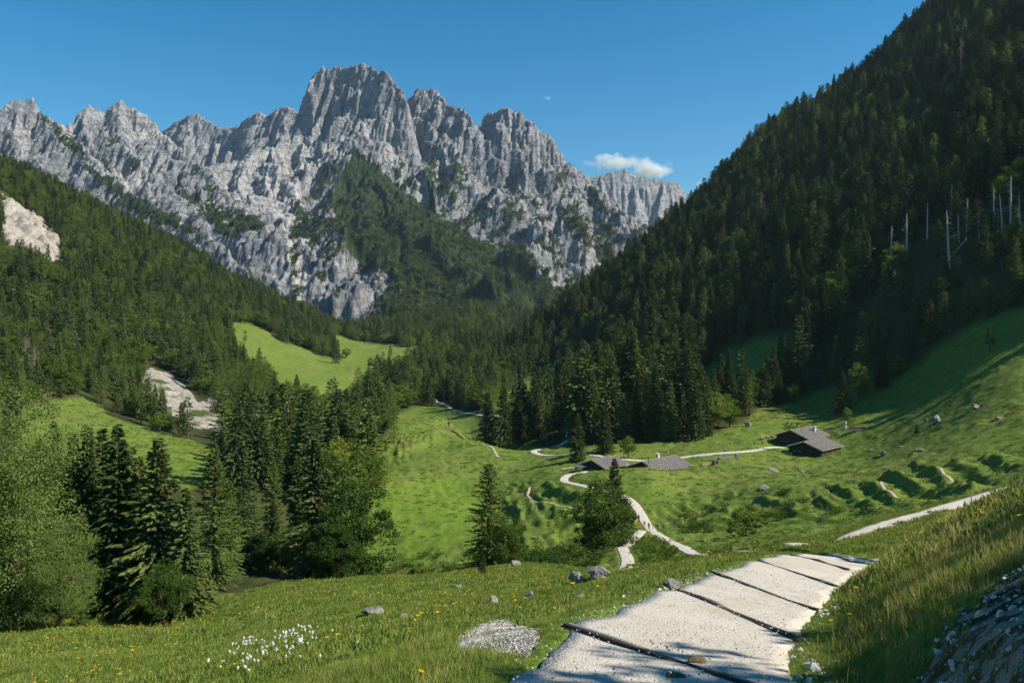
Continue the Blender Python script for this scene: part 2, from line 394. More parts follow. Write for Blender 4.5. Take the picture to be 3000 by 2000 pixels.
# paths: centre lines (world metres) and half widths; the ground is levelled beneath them
def pl(pts): return np.array([P(*p)[:2] for p in pts])
def smooth_line(p, step):
    p = np.asarray(p, float); d = np.r_[0, np.cumsum(np.hypot(*np.diff(p, axis=0).T))]
    # Catmull-Rom through the points
    q = np.vstack([2 * p[0] - p[1], p, 2 * p[-1] - p[-2]]); out = []
    for k in range(len(p) - 1):
        n = max(2, int((d[k + 1] - d[k]) / step))
        for t in np.linspace(0, 1, n, endpoint=False):
            a, b, c, e = q[k:k + 4]
            out.append(0.5 * ((2 * b) + (-a + c) * t + (2 * a - 5 * b + 4 * c - e) * t * t + (-a + 3 * b - 3 * c + e) * t ** 3))
    out.append(p[-1]); return np.array(out)
PATHS = {}
PATHS['main'] = (smooth_line(PATH_NEAR + [(16.8, 38), (27, 50), (42, 66), (55, 80), (60, 92)], 0.35), 1.55)
PATHS['lower'] = (smooth_line(np.vstack([[[60, 92], [54, 89]], pl([(2810, 1484, 86), (2700, 1508, 81), (2560, 1548, 76), (2440, 1584, 74), (2330, 1605, 80), (2180, 1620, 98), (2050, 1628, 122), (1985, 1590, 150), (1935, 1566, 172), (1900, 1545, 189), (1870, 1515, 200), (1835, 1490, 207), (1770, 1466, 212),
     (1720, 1445, 217), (1672, 1420, 226), (1652, 1400, 236), (1662, 1388, 246), (1700, 1383, 250), (1745, 1374, 256)])]), 0.7), 1.25)
PATHS['shortcut'] = (smooth_line(pl([(1800, 1690, 96), (1832, 1664, 112), (1838, 1636, 126), (1824, 1606, 145), (1836, 1578, 163), (1880, 1560, 181)]), 0.6), 1.05)
PATHS['valley'] = (smooth_line(pl([(2330, 1286, 300), (2262, 1293, 297), (2200, 1310, 287), (2110, 1326, 282), (2000, 1337, 280), (1880, 1342, 278), (1760, 1339, 286), (1660, 1334, 301), (1590, 1331, 314), (1563, 1324, 327), (1580, 1314, 342), (1620, 1305, 358), (1665, 1294, 378), (1640, 1270, 420), (1500, 1250, 460), (1400, 1230, 520),
     (1330, 1217, 570), (1312, 1204, 600), (1290, 1192, 625), (1250, 1178, 655), (1262, 1165, 690), (1290, 1157, 715), (1310, 1150, 740), (1400, 1130, 800)]), 1.0), 1.5)
TRAILS = {}
TRAILS['hump'] = (smooth_line(pl([(1418, 1284, 372), (1432, 1302, 350), (1443, 1322, 334), (1450, 1338, 322), (1462, 1352, 312)]), 0.8), 0.55)
TRAILS['bank'] = (smooth_line(pl([(1552, 1418, 245), (1546, 1440, 236), (1560, 1460, 226), (1590, 1476, 216), (1640, 1488, 210), (1690, 1502, 204)]), 0.6), 0.4)
TRAILS['slope'] = (smooth_line(pl([(2580, 1412, 180), (2586, 1434, 172), (2620, 1458, 160), (2665, 1476, 152), (2690, 1484, 148)]), 0.6), 0.35)
TRAILS['upper'] = (smooth_line(pl([(2755, 1404, 172), (2790, 1430, 160), (2830, 1452, 148), (2860, 1458, 142)]), 0.6), 0.35)
PZ = {}
for grp, dep, sh in ((PATHS, 0.16, 1.6), (TRAILS, 0.1, 0.5)):
    for k, (ln, hw) in grp.items():
        z = H(ln[:, 0], ln[:, 1]); n = max(3, int(8 / np.median(np.hypot(*np.diff(ln, axis=0).T)))) if grp is PATHS else 3
        zp = np.pad(z, n, mode='edge'); z = np.convolve(zp, np.ones(2 * n + 1) / (2 * n + 1), 'valid')
        PZ[k] = z
        x0, y0 = ln.min(0) - 6; x1, y1 = ln.max(0) + 6
        sel = np.nonzero((GX > x0) & (GX < x1) & (GY > y0) & (GY < y1)); gx = GX[sel]; gy = GY[sel]
        bd = np.full(gx.shape, 1e9); bz = np.zeros(gx.shape)
        for i in range(len(ln)):
            d = (gx - ln[i, 0]) ** 2 + (gy - ln[i, 1]) ** 2; m = d < bd; bd[m] = d[m]; bz[m] = z[i]
        d = np.sqrt(bd); t = 1 - sstep(hw, hw + sh, d)
        cut = dep * (1 - sstep(hw - 0.25, hw + 0.12, d)) * np.where(np.hypot(gx, gy) < 45, 0.6, 1.0)
        GZ[sel] = GZ[sel] * (1 - t) + bz * t - cut
# ------------------------------------------------------------------ ground sheet
def ground_material():
    t = NT("meadow_ground"); c = t.coord()
    big = t.noise(c, 0.035, 4, 0.6); mid = t.noise(c, 0.25, 4, 0.62); fine = t.noise(c, 2.2, 5, 0.7); tiny = t.noise(c, 14, 4, 0.7)
    g = t.ramp(mid, [(0.28, (0.086, 0.138, 0.019)), (0.5, (0.124, 0.188, 0.025)), (0.72, (0.178, 0.230, 0.040))])
    g = t.mix(t.ramp(big, [(0.45, 0.0), (0.7, 0.8)]), g, (0.170, 0.192, 0.042))
    lush = t.attr("lush")
    g = t.mix(t.math('MULTIPLY', lush, 0.75), g, (0.140, 0.235, 0.020))
    dry = t.noise(c, 0.11, 5, 0.68); g = t.mix(t.ramp(dry, [(0.52, 0.0), (0.70, 0.55)]), g, (0.225, 0.205, 0.062))
    g = t.mix(t.ramp(t.noise(c, 0.6, 5, 0.7), [(0.60, 0.0), (0.72, 0.6)]), g, (0.070, 0.105, 0.018))
    g = t.mix(t.ramp(fine, [(0.33, 0.65), (0.58, 0.0)]), g, (0.050, 0.078, 0.012))
    g = t.mix(t.math('MULTIPLY', t.ramp(tiny, [(0.5, 0.0), (0.75, 0.6)]), 0.6), g, (0.17, 0.20, 0.05))
    # scattered pale stones and straw
    st = t.ramp(t.vor(c, 1.1), [(0.0, 1.0), (0.075, 0.0)])
    g = t.mix(t.math('MULTIPLY', st, t.attr("stony")), g, (0.42, 0.41, 0.38))
    # litter under the trees
    fl = t.mix(fine, (0.030, 0.034, 0.012), (0.062, 0.070, 0.020))
    g = t.mix(t.attr("wood"), g, fl)
    # bare limestone gravel and rock
    rk = t.noise(c, 0.18, 8, 0.75); gv = t.vor(c, 9.0)
    rc = t.ramp(rk, [(0.3, (0.24, 0.21, 0.17)), (0.55, (0.42, 0.38, 0.32)), (0.75, (0.54, 0.50, 0.44))])
    rc = t.mix(t.ramp(gv, [(0.0, 0.0), (0.5, 0.5)]), rc, (0.24, 0.22, 0.19))
    edge = t.math('ADD', t.attr("bare"), t.math('MULTIPLY', t.math('SUBTRACT', fine, 0.5), 0.9))
    bare = t.ramp(edge, [(0.42, 0.0), (0.56, 1.0)])
    g = t.mix(bare, g, rc)
    rkb = t.math('MULTIPLY', bare, rk)
    n0 = t.bump(rkb, 0.8, 3.0); n1 = t.bump(fine, 0.55, 0.22, n0); n2 = t.bump(tiny, 0.5, 0.05, n1); n3 = t.bump(gv, 0.3, 0.05, n2)
    return t.done(t.principled(g, 0.95, n3, 0.1))

BARE = [  # pixel polygon, distance window, strength
    ([(432, 1072), (478, 1088), (560, 1150), (640, 1215), (700, 1295), (640, 1305), (560, 1250), (490, 1210), (425, 1165), (415, 1120)], (380, 700), 1.0),
    ([(600, 1150), (650, 1180), (640, 1200), (600, 1180)], (380, 700), 0.8),
    ([(0, 560), (60, 610), (120, 640), (185, 720), (190, 780), (120, 790), (60, 740), (0, 770)], (450, 1100), 1.0),
    ([(0, 850), (60, 860), (120, 890), (60, 910), (0, 890)], (400, 900), 0.9),
    ([(150, 830), (210, 870), (200, 890), (140, 850)], (400, 900), 0.8),
    ([(1340, 1868), (1400, 1830), (1460, 1812), (1530, 1822), (1590, 1860), (1560, 1905), (1480, 1925), (1400, 1912), (1330, 1900)], (8, 30), 0.95),
    ([(2640, 2030), (2700, 1930), (2760, 1850), (2830, 1780), (2930, 1700), (3060, 1640), (3300, 1700), (3300, 2200), (2700, 2200)], (2, 14), 0.56),
    ([(2090, 1605), (2170, 1585), (2260, 1605), (2200, 1625), (2120, 1628)], (25, 60), 0.7),
]
MEADOWS = [  # open grass (no forest)
    [(40, 1190), (250, 1160), (330, 1220), (420, 1250), (560, 1290), (680, 1330), (700, 1390), (520, 1440), (300, 1420), (60, 1330)],
    [(665, 945), (740, 945), (830, 1000), (960, 1045), (1075, 1090), (1085, 1165), (1000, 1195), (900, 1175), (820, 1125), (690, 1030)],
    [(960, 985), (1100, 1005), (1235, 1015), (1225, 1085), (1110, 1110), (1000, 1065)],
    [(1160, 1215), (1240, 1185), (1330, 1190), (1480, 1270), (1560, 1310), (2050, 1290), (2250, 1195), (2420, 1140), (2620, 1110), (2760, 1010), (2860, 950), (3100, 860), (3300, 860), (3300, 2400), (-300, 2400), (-300, 1850), (560, 1840), (1060, 1690), (1090, 1500), (1080, 1400)],
    [(1430, 1195), (1560, 1090), (1680, 1040), (1760, 1020), (1800, 1060), (1700, 1110), (1600, 1190), (1480, 1250)],
    [(2040, 1110), (2130, 1030), (2230, 990), (2320, 990), (2300, 1060), (2180, 1120), (2100, 1180), (2040, 1180)],
]
LUSH = [([(1100, 1430), (1300, 1390), (1480, 1420), (1450, 1560), (1150, 1640), (1100, 1560)], 0.9)]
def zone_fields(x, y, z):
    yy = np.maximum(y, 0.8); u, v = pix(x, yy, z); r = np.hypot(x, y)
    wu = fbm(x / (r * .02 + .2), y / (r * .02 + .2), 3, 81) * 34; wv = fbm(x / (r * .02 + .2), y / (r * .02 + .2), 3, 87) * 22
    bare = np.zeros(u.shape); mead = np.zeros(u.shape, bool); lush = np.zeros(u.shape)
    for poly, (a, b), k in BARE: bare = np.maximum(bare, k * (inpoly(u + wu, v + wv, poly) & (y > a) & (y < b)))
    for poly in MEADOWS: mead |= inpoly(u + wu * 0.5, v + wv * 0.5, poly)
    mead |= r < 100
    for poly, k in LUSH: lush = np.maximum(lush, k * inpoly(u + wu, v + wv, poly))
    return bare, mead, lush
bare, mead, lush = zone_fields(GX, GY, GZ)
def blur(a, n):
    for _ in range(n):
        a = (a + np.roll(a, 1, 0) + np.roll(a, -1, 0) + np.roll(a, 1, 1) + np.roll(a, -1, 1)) / 5
    return a
rockz = bare * (np.hypot(GX, GY) > 380); GZ = GZ + blur(rockz, 2) * (np.abs(facet(GX / 30, GY / 30, 701)) * 5 - 2)
wood = blur((~mead).astype(float), 3); bare = np.maximum(blur(bare, 2), 0.62 * DIRT_G); lush = blur(lush, 25)
gu, gv_ = pix(GX, np.maximum(GY, 1), GZ)
stony = ((gv_ < 1420) & (gu > 2150) & (GY > 140) & (GY < 420)).astype(float) * 0.9 + 0.12
M_GROUND = ground_material()
nr, nc = GX.shape
gm = mesh_np("meadow_ground", np.stack([GX, GY, GZ], -1).reshape(-1, 3), grid_faces(nr, nc)[:, ::-1], 4, True, [M_GROUND],
             {"wood": wood.ravel(), "bare": bare.ravel(), "lush": lush.ravel(), "stony": blur(stony, 8).ravel()})
link("ground", gm, kind="structure", label="grassy alpine valley floor and slopes", cat="ground")
# lower foundation sheet that carries the land on to the horizon beneath everything
fv = [(-30000, -30000, -260), (30000, -30000, -260), (30000, 30000, -260), (-30000, 30000, -260)]
link("terrain", mesh_np("terrain", fv, [0, 1, 2, 3], 4, mats=[M_GROUND]), kind="structure", label="low land far below the valley", cat="terrain")

# ------------------------------------------------------------------ gravel paths
def path_material():
    t = NT("limestone_gravel"); c = t.coord()
    v1 = t.vor(c, 26.0); v2 = t.vor(c, 9.0); n = t.noise(c, 3.0, 6, 0.7); b = t.noise(c, 0.5, 4, 0.6)
    g = t.ramp(v1, [(0.0, (0.62, 0.57, 0.49)), (0.35, (0.56, 0.51, 0.43)), (0.7, (0.43, 0.385, 0.315))])
    g = t.mix(t.ramp(n, [(0.42, 0.0), (0.7, 0.55)]), g, (0.44, 0.40, 0.33))
    g = t.mix(t.ramp(b, [(0.4, 0.0), (0.75, 0.5)]), g, (0.64, 0.59, 0.51))
    soil = t.noise(t.mapv(c, (1.0, 0.45, 1.0)), 0.9, 6, 0.72); g = t.mix(t.ramp(soil, [(0.48, 0.0), (0.66, 0.6)]), g, (0.40, 0.335, 0.25))
    sp = t.ramp(t.vor(c, 5.0), [(0.0, 1.0), (0.09, 0.0)])
    g = t.mix(t.math('MULTIPLY', sp, 0.4), g, (0.26, 0.23, 0.19))
    return t.done(t.principled(g, 0.95, t.bump(n, 0.4, 0.05, t.bump(v1, 0.6, 0.02)), 0.1))
def earth_material():
    t = NT("trodden_earth"); c = t.coord(); n = t.noise(c, 2.0, 6, 0.7)
    g = t.ramp(n, [(0.3, (0.30, 0.23, 0.15)), (0.7, (0.52, 0.43, 0.31))])
    return t.done(t.principled(g, 0.95, t.bump(n, 0.5, 0.05), 0.1))
M_PATH = path_material(); M_EARTH = earth_material()
def ribbon(name, key, ln, hw, mat, label, lift, rough):
    z = PZ[key]; n = len(ln); d = np.gradient(ln, axis=0); d /= np.linalg.norm(d, axis=1)[:, None] + 1e-9
    nm = np.stack([d[:, 1], -d[:, 0]], 1)
    s = np.r_[0, np.cumsum(np.hypot(*np.diff(ln, axis=0).T))]
    offs = np.array([-1.0, -0.97, -0.8, -0.5, -0.2, 0, 0.2, 0.5, 0.8, 0.97, 1.0]); V = []
    wl = hw * (1 + rough * fbm(s / 1.6, s * 0 + 3, 3, 91)); wr = hw * (1 + rough * fbm(s / 1.6, s * 0 + 9, 3, 97))
    for o in offs:
        ww = np.where(o < 0, wl, wr); p = ln + nm * (o * ww)[:, None]
        zz = z + lift * (1 - abs(o) ** 2 * 0.6) + 0.02 * fbm(p[:, 0] / 0.8, p[:, 1] / 0.8, 2, 99)
        if abs(o) == 1.0: zz = zz - 0.35
        V.append(np.stack([p[:, 0], p[:, 1], zz], 1))
    V = np.stack(V, 1).reshape(-1, 3)
    me = mesh_np(name, V, grid_faces(n, len(offs)), 4, True, [mat])
    return link(name, me, kind="structure", label=label, cat="path")
PL = {'main': "pale gravel path with timber bars running down from the viewer", 'lower': "gravel path winding from the right bank past the walkers to the knoll",
      'shortcut': "short gravel link from the signpost down towards the boulders", 'valley': "gravel track looping along the valley floor to the upper huts"}
for k, (ln, hw) in PATHS.items(): ribbon("path", k, ln, hw, M_PATH, PL[k], 0.028 if k == 'main' else 0.10, 0.22 if k == 'main' else 0.2)
TL = {'hump': "narrow bare trail down the grassy hump", 'bank': "thin bare trail across the terraced bank below the bend", 'slope': "bare cattle trail on the scrubby bank beyond the lower path", 'upper': "bare cattle trail on the right end of the scrubby bank"}
for k, (ln, hw) in TRAILS.items(): ribbon("trail", k, ln, hw, M_EARTH, TL[k], 0.10, 0.35)

# ------------------------------------------------------------------ crags on the left slope
def crag_material():
    t = NT("crag_limestone"); c = t.coord(); n = t.noise(c, 0.12, 7, 0.75); n2 = t.noise(c, 0.5, 6, 0.75); n3 = t.noise(c, 0.045, 4, 0.6)
    g = t.ramp(n, [(0.3, (0.24, 0.21, 0.165)), (0.5, (0.48, 0.43, 0.355)), (0.7, (0.64, 0.58, 0.49))]); g = t.mix(t.ramp(n2, [(0.4, 0.7), (0.6, 0.0)]), g, (0.17, 0.155, 0.13))
    gr = t.math('ADD', t.attr("green"), t.math('MULTIPLY', t.math('SUBTRACT', n3, 0.5), 1.6)); g = t.mix(t.ramp(gr, [(0.5, 0.0), (0.58, 1.0)]), g, (0.085, 0.115, 0.03))
    return t.done(t.principled(g, 0.95, t.bump(n2, 0.8, 0.8, t.bump(n, 0.9, 3.0)), 0.1))
M_CRAG = crag_material()
def crag(name, label, cat, poly, win, res, rise, amp, green):
    us = [p[0] for p in poly]; vs_ = [p[1] for p in poly]
    rr = np.arange(win[0], win[1], res); aa = np.arange((min(us) - 30 - 1500) / F, (max(us) + 30 - 1500) / F, res / (0.5 * (win[0] + win[1])))
    ga, gy = np.meshgrid(aa, rr); gx = ga * gy; z = H(gx, gy); u, v = pix(gx, gy, z)
    ins = inpoly(u + 20 * fbm(gx / 18, gy / 18, 3, 711), v + 14 * fbm(gx / 18, gy / 18, 3, 713), poly).astype(float); m = blur(ins, 5)
    z = z - 4 + m * (rise + 4) + m * amp * (np.abs(facet(gx / 16, gy / 22, 715)) * 7 + np.abs(facet(gx / 7, gy / 8, 717)) * 3.2 + facet(gx / 3.5, gy / 3.5, 719) * 1.2 - 3)
    keep = (m > 0.04)[:-1, :-1]; f = grid_faces(*z.shape, keep); used = np.unique(f); idx = np.full(z.size, -1); idx[used] = np.arange(len(used))
    V = np.stack([gx, gy, z], -1).reshape(-1, 3)[used]
    me = mesh_np(name, V, idx[f][:, ::-1], 4, False, [M_CRAG], {"green": (green + 0.5 * (1 - m)).ravel()[used]})
    link(name, me, label=label, cat=cat, kind='stuff' if cat == 'scree' else None)
crag("rock_outcrop", "pale limestone crag breaking through the forest at the left edge", "crag", BARE[2][0], (520, 1000), 2.6, 5.0, 1.6, 0.12)
crag("rock_outcrop", "narrow pale ledge in the forest under the left crag", "crag", BARE[3][0], (430, 760), 2.4, 3.0, 1.0, 0.25)
crag("scree_slope", "bright scree slide among trees right of the left meadow", "scree", BARE[0][0], (400, 640), 1.8, 0.8, 0.35, 0.36)
# ------------------------------------------------------------------ mountains: ridge skeletons -> height fields
def rock_material():
    t = NT("limestone_rock"); c = t.coord(); geo = t.N("ShaderNodeNewGeometry")
    st = t.mapv(c, (1.0, 1.0, 0.22))
    n1 = t.noise(st, 0.022, 6, 0.65); n2 = t.noise(c, 0.09, 6, 0.7); n3 = t.noise(c, 0.012, 4, 0.6); n4 = t.noise(st, 0.16, 4, 0.7)
    g = t.ramp(n1, [(0.25, (0.20, 0.208, 0.222)), (0.5, (0.345, 0.353, 0.366)), (0.75, (0.475, 0.476, 0.48))])
    g = t.mix(t.ramp(n2, [(0.38, 0.75), (0.58, 0.0)]), g, (0.145, 0.150, 0.160))
    g = t.mix(t.ramp(n3, [(0.5, 0.0), (0.68, 0.6)]), g, (0.36, 0.32, 0.28))
    g = t.mix(t.math('MULTIPLY', t.attr("pale"), 0.75), g, (0.56, 0.53, 0.485))
    band = t.noise(t.mapv(c, (0.22, 0.22, 2.4)), 0.03, 5, 0.7); g = t.mix(t.ramp(band, [(0.40, 0.6), (0.52, 0.0)]), g, (0.15, 0.152, 0.158))
    wp = t.N("ShaderNodeVectorMath", operation='ADD'); wn = t.N("ShaderNodeTexNoise"); wn.inputs["Scale"].default_value = 0.02; wn.inputs["Detail"].default_value = 4; t.L(c, wn.inputs["Vector"])
    ws = t.N("ShaderNodeVectorMath", operation='SCALE'); ws.inputs["Scale"].default_value = 60.0; t.L(wn.outputs["Color"], ws.inputs[0]); t.L(t.mapv(c, (1, 1, 0.5)), wp.inputs[0]); t.L(ws.outputs[0], wp.inputs[1])
    ck = t.vor(wp.outputs[0], 0.028, 'DISTANCE_TO_EDGE'); ckr = t.ramp(ck, [(0.0, 0.65), (0.06, 0.0)]); g = t.mix(ckr, g, (0.085, 0.088, 0.095))
    # dwarf pine and turf
    v2 = t.noise(c, 0.05, 6, 0.75)
    veg = t.math('ADD', t.attr("veg"), t.math('MULTIPLY', t.math('SUBTRACT', v2, 0.5), 1.1))
    vm = t.ramp(veg, [(0.46, 0.0), (0.54, 1.0)])
    gv = t.mix(n2, (0.026, 0.044, 0.018), (0.055, 0.080, 0.028))
    tf = t.math('ADD', t.attr("turf"), t.math('MULTIPLY', t.math('SUBTRACT', n2, 0.5), 1.0))
    g = t.mix(t.ramp(tf, [(0.45, 0.0), (0.65, 0.8)]), g, (0.115, 0.130, 0.045))
    g = t.mix(vm, g, gv)
    n5 = t.noise(c, 0.3, 5, 0.75); nb = t.bump(t.ramp(ck, [(0.0, 0.0), (0.12, 1.0)]), 0.6, 5.0); nb = t.bump(n4, 0.9, 7.0, nb); nb = t.bump(n2, 0.8, 7.0, nb); nb = t.bump(n5, 0.7, 2.5, nb)
    return t.done(t.principled(g, 0.95, nb, 0.1))
M_ROCK = rock_material()


def ridge_field(GX_, GY_, ridges, floor):
    """ridges: list of (points (u,v,Y), k1, drop1, k2). returns height, arc coordinate, distance to the crest line"""
    best = np.full(GX_.shape, -1e9); S = np.zeros(GX_.shape); D = np.zeros(GX_.shape)
    for ri, (pts, k1, d1, k2) in enumerate(ridges):
        w3 = np.array([P(*p) for p in pts]); acc = ri * 731.0
        reach = (w3[:, 2].max() - floor) / min(k2, 1.0) * 1.15 + 60
        m = (GX_ > w3[:, 0].min() - reach) & (GX_ < w3[:, 0].max() + reach) & (GY_ > w3[:, 1].min() - reach) & (GY_ < w3[:, 1].max() + reach)
        gx = GX_[m]; gy = GY_[m]
        hb = np.full(gx.shape, -1e9); zb = np.zeros(gx.shape); sb = np.zeros(gx.shape); db = np.zeros(gx.shape)
        for a, b in zip(w3[:-1], w3[1:]):
            e = b[:2] - a[:2]; L2 = (e ** 2).sum() + 1e-9
            t = np.clip(((gx - a[0]) * e[0] + (gy - a[1]) * e[1]) / L2, 0, 1)
            d = np.hypot(gx - a[0] - t * e[0], gy - a[1] - t * e[1]); z = a[2] + t * (b[2] - a[2])
            h = z - np.where(d * k1 < d1, d * k1, d1 + (d - d1 / k1) * k2)
            q = h > hb; hb[q] = h[q]; zb[q] = z[q]; db[q] = d[q]; sb[q] = (acc + t * math.sqrt(L2))[q]; acc += math.sqrt(L2)
        dd = db * (1 + 0.34 * gnoise(sb / 55, db / 260, 201) + 0.24 * gnoise(sb / 21, db / 130, 207))
        hb = zb - np.where(dd * k1 < d1, dd * k1, d1 + (dd - d1 / k1) * k2)
        bm = best[m]; q = hb > bm
        bm[q] = hb[q]; best[m] = bm
        for arr, val in ((S, sb), (D, db)):
            tmp = arr[m]; tmp[q] = val[q]; arr[m] = tmp
    return np.maximum(best, floor), S, D

def mountain(name, x0, x1, y0, y1, dx, dy, ridges, floor, label, warp=18, jag=9, veg_fn=None, amp=1.0):
    xs = np.arange(x0, x1, dx); ys = np.arange(y0, y1, dy); gx, gy = np.meshgrid(xs, ys)
    wx = gx + warp * fbm(gx / 130, gy / 130, 4, 301) + 0.35 * warp * fbm(gx / 34, gy / 34, 3, 305)
    wy = gy + warp * fbm(gx / 130, gy / 130, 4, 311) + 0.35 * warp * fbm(gx / 34, gy / 34, 3, 315)
    h, S, D = ridge_field(wx, wy, ridges, floor)
    up = sstep(floor, floor + 60, h)
    q1 = 0.35 * fbm(gx / 60, gy / 60, 3, 323); c1, s1 = math.cos(0.6), math.sin(0.6); c2, s2 = math.cos(1.9), math.sin(1.9)
    S = S + 45 * fbm(gx / 100, gy / 100, 3, 327) + 0.3 * D * fbm(gx / 210, gy / 210, 2, 329)
    fl = np.abs(facet(S / 62 + q1, D / 150, 321)) * 25 + np.abs(facet(S / 27 + q1, D / 50 + 3, 325)) * 11 + facet((gx * c2 + gy * s2) / 120 + q1, (gy * c2 - gx * s2) / 120, 326) * 26       # couloirs and pillars running down the faces
    fc = facet((gx * c1 + gy * s1) / 55 + q1, (gy * c1 - gx * s1) / 75, 331) * 20 + np.abs(facet((gx * c2 + gy * s2) / 27 + q1, (gy * c2 - gx * s2) / 33, 335)) * 14
    fd = np.abs(facet((gx * s1 - gy * c1) / 15, (gx * c1 + gy * s1) / 17 + q1, 341)) * 11 + facet((gx * s2 - gy * c2) / 7.5, (gx * c2 + gy * s2) / 8.5, 345) * 4.5 - 5
    h = h + up * amp * ((fl - 16) * sstep(3, 55, D) + (fc - 6) * sstep(0, 45, D) + fd + jag * np.abs(facet(gx / 21, gy / 21, 351)) * (1 - sstep(0, 40, D)))
    hz_ = h.copy()      # blocks and slanting ledges across the steep faces
    h = h + up * amp * (13 * facet(gx / 48 + 0.006 * hz_, hz_ / 40 + 0.3 * gx / 48, 365) + 8 * facet(gx / 21 + 5, hz_ / 17 - 0.2 * gx / 21, 367)) * sstep(2, 30, D)
    # bedding ledges
    bd = (h + 0.42 * gx + 12 * fbm(gx / 90, gy / 90, 3, 361)) / 26.0
    h = h + up * amp * 10.0 * (np.minimum((bd % 1.0) / 0.8, (1 - bd % 1.0) / 0.2) - 0.5) * sstep(-0.3, 0.3, fbm(gx / 140, gy / 140, 2, 363))
    u, v = pix(gx, gy, h)
    sl = np.hypot(np.gradient(h, dx, axis=1), np.gradient(h, dy, axis=0))
    wu = 26 * fbm(gx / 60, gy / 60, 4, 371); wv = 20 * fbm(gx / 60, gy / 60, 4, 377)
    veg = np.zeros(h.shape); turf = np.zeros(h.shape); pale = np.zeros(h.shape)
    if veg_fn: veg, turf, pale = veg_fn(u, v, u + wu, v + wv, sl, gx, gy, h, D)
    keep = (np.abs(gx / gy) < 0.78)[:-1, :-1] 
    f = grid_faces(len(ys), len(xs), keep)
    used = np.unique(f); idx = np.full(h.size, -1); idx[used] = np.arange(len(used))
    V = np.stack([gx, gy, h], -1).reshape(-1, 3)[used]
    me = mesh_np(name, V, idx[f], 4, False, [M_ROCK], {"veg": veg.ravel()[used], "turf": turf.ravel()[used], "pale": pale.ravel()[used]})
    link(name, me, kind="structure", label=label, cat="mountain")
    return (xs, ys, h, veg)

MAIN_CREST = [(872, 420, 3060), (880, 395, 3070), (897, 282, 3080), (913, 246, 3080), (918, 224, 3075), (945, 197, 3060), (967, 200, 3050), (992, 196, 3035), (1014, 204, 3020), (1039, 192, 3005), (1067, 183, 2985), (1091, 198, 2960), (1108, 213, 2940), (1133, 221, 2910),
    (1150, 241, 2885), (1176, 271, 2850), (1190, 292, 2820)]
CREST2 = [(1190, 300, 3000), (1206, 279, 2995), (1223, 260, 2980), (1257, 266, 2950), (1272, 264, 2930), (1291, 283, 2900), (1319, 313, 2870), (1338, 315, 2845), (1360, 322, 2815), (1381, 348, 2790), (1400, 378, 2770)]
CREST3 = [(1403, 375, 2930), (1415, 355, 2905), (1430, 327, 2875), (1441, 335, 2850), (1450, 332, 2830), (1477, 311, 2790), (1501, 335, 2780), (1522, 330, 2770), (1539, 343, 2760), (1573, 373, 2740), (1620, 407, 2720), (1638, 442, 2710), (1650, 471, 2700)]
CREST4 = [(1650, 471, 2700), (1680, 489, 2690), (1706, 514, 2680), (1740, 547, 2650), (1800, 592, 2600), (1890, 690, 2500)]
MAIN = [(MAIN_CREST, 2.5, 330, 0.95), (CREST2, 2.1, 260, 0.95), (CREST3, 2.5, 330, 1.0), (CREST4, 1.3, 150, 0.95),
    # wall pillars
    ([(1075, 200, 2975), (1100, 300, 2900), (1095, 400, 2850)], 2.2, 120, 1.2),
    ([(1000, 205, 3025), (1000, 300, 2960), (985, 400, 2915)], 2.2, 120, 1.2),
    ([(1140, 240, 2890), (1180, 340, 2810), (1205, 430, 2765)], 2.2, 120, 1.2),
    ([(1250, 270, 2935), (1290, 370, 2860), (1330, 470, 2790)], 2.0, 100, 1.2),
    ([(1355, 325, 2850), (1385, 430, 2770), (1400, 520, 2710)], 2.0, 100, 1.2),
    ([(1480, 315, 2785), (1500, 430, 2720), (1560, 560, 2660)], 2.2, 140, 1.2),
    ([(1580, 380, 2735), (1620, 500, 2670), (1660, 580, 2630)], 2.2, 120, 1.2),
    # wooded spur and its flanks
    ([(1040, 437, 2850), (1100, 520, 2650), (1160, 602, 2450), (1200, 702, 2250), (1205, 800, 2050), (1190, 880, 1900), (1180, 935, 1750)], 0.62, 120, 0.62),
    ([(1100, 500, 2680), (1230, 605, 2560), (1350, 688, 2460), (1480, 768, 2360), (1600, 858, 2260), (1660, 930, 2180)], 0.95, 160, 0.75),
    ([(1040, 437, 2850), (990, 530, 2640), (960, 610, 2480), (990, 700, 2300), (1040, 770, 2130), (1070, 830, 1990), (1080, 880, 1900)], 1.15, 130, 0.85),
    ([(1130, 800, 2060), (1150, 850, 1940), (1160, 905, 1860)], 1.1, 120, 0.9),
    ([(890, 425, 2890), (870, 520, 2700), (868, 600, 2520), (895, 700, 2330), (930, 790, 2150), (960, 860, 2010), (985, 930, 1900)], 1.2, 130, 0.85),
    # rocky crests right of the spur
    ([(1270, 455, 2810), (1330, 522, 2710), (1420, 602, 2610), (1500, 682, 2530), (1590, 765, 2450), (1660, 860, 2360), (1690, 930, 2280)], 1.35, 150, 0.85),
    ([(1430, 475, 2720), (1500, 542, 2660), (1580, 622, 2580), (1650, 692, 2510), (1705, 782, 2430), (1740, 870, 2360)], 1.5, 150, 0.9),
    ([(1640, 590, 2640), (1720, 662, 2570), (1790, 742, 2490), (1835, 830, 2410)], 1.4, 140, 0.9),
    ([(1745, 560, 2630), (1800, 642, 2540), (1850, 722, 2460), (1880, 800, 2400)], 1.3, 140, 0.9),
    # pale shoulder to the left of the main wall
    ([(880, 395, 2945), (800, 430, 2860), (720, 466, 2790), (640, 483, 2760), (600, 500, 2740)], 1.1, 140, 0.8),
    ([(800, 432, 2850), (780, 520, 2690), (790, 600, 2560), (815, 670, 2430)], 1.2, 110, 0.85),
    ([(720, 468, 2780), (700, 540, 2650), (720, 600, 2540)], 1.2, 110, 0.85)]
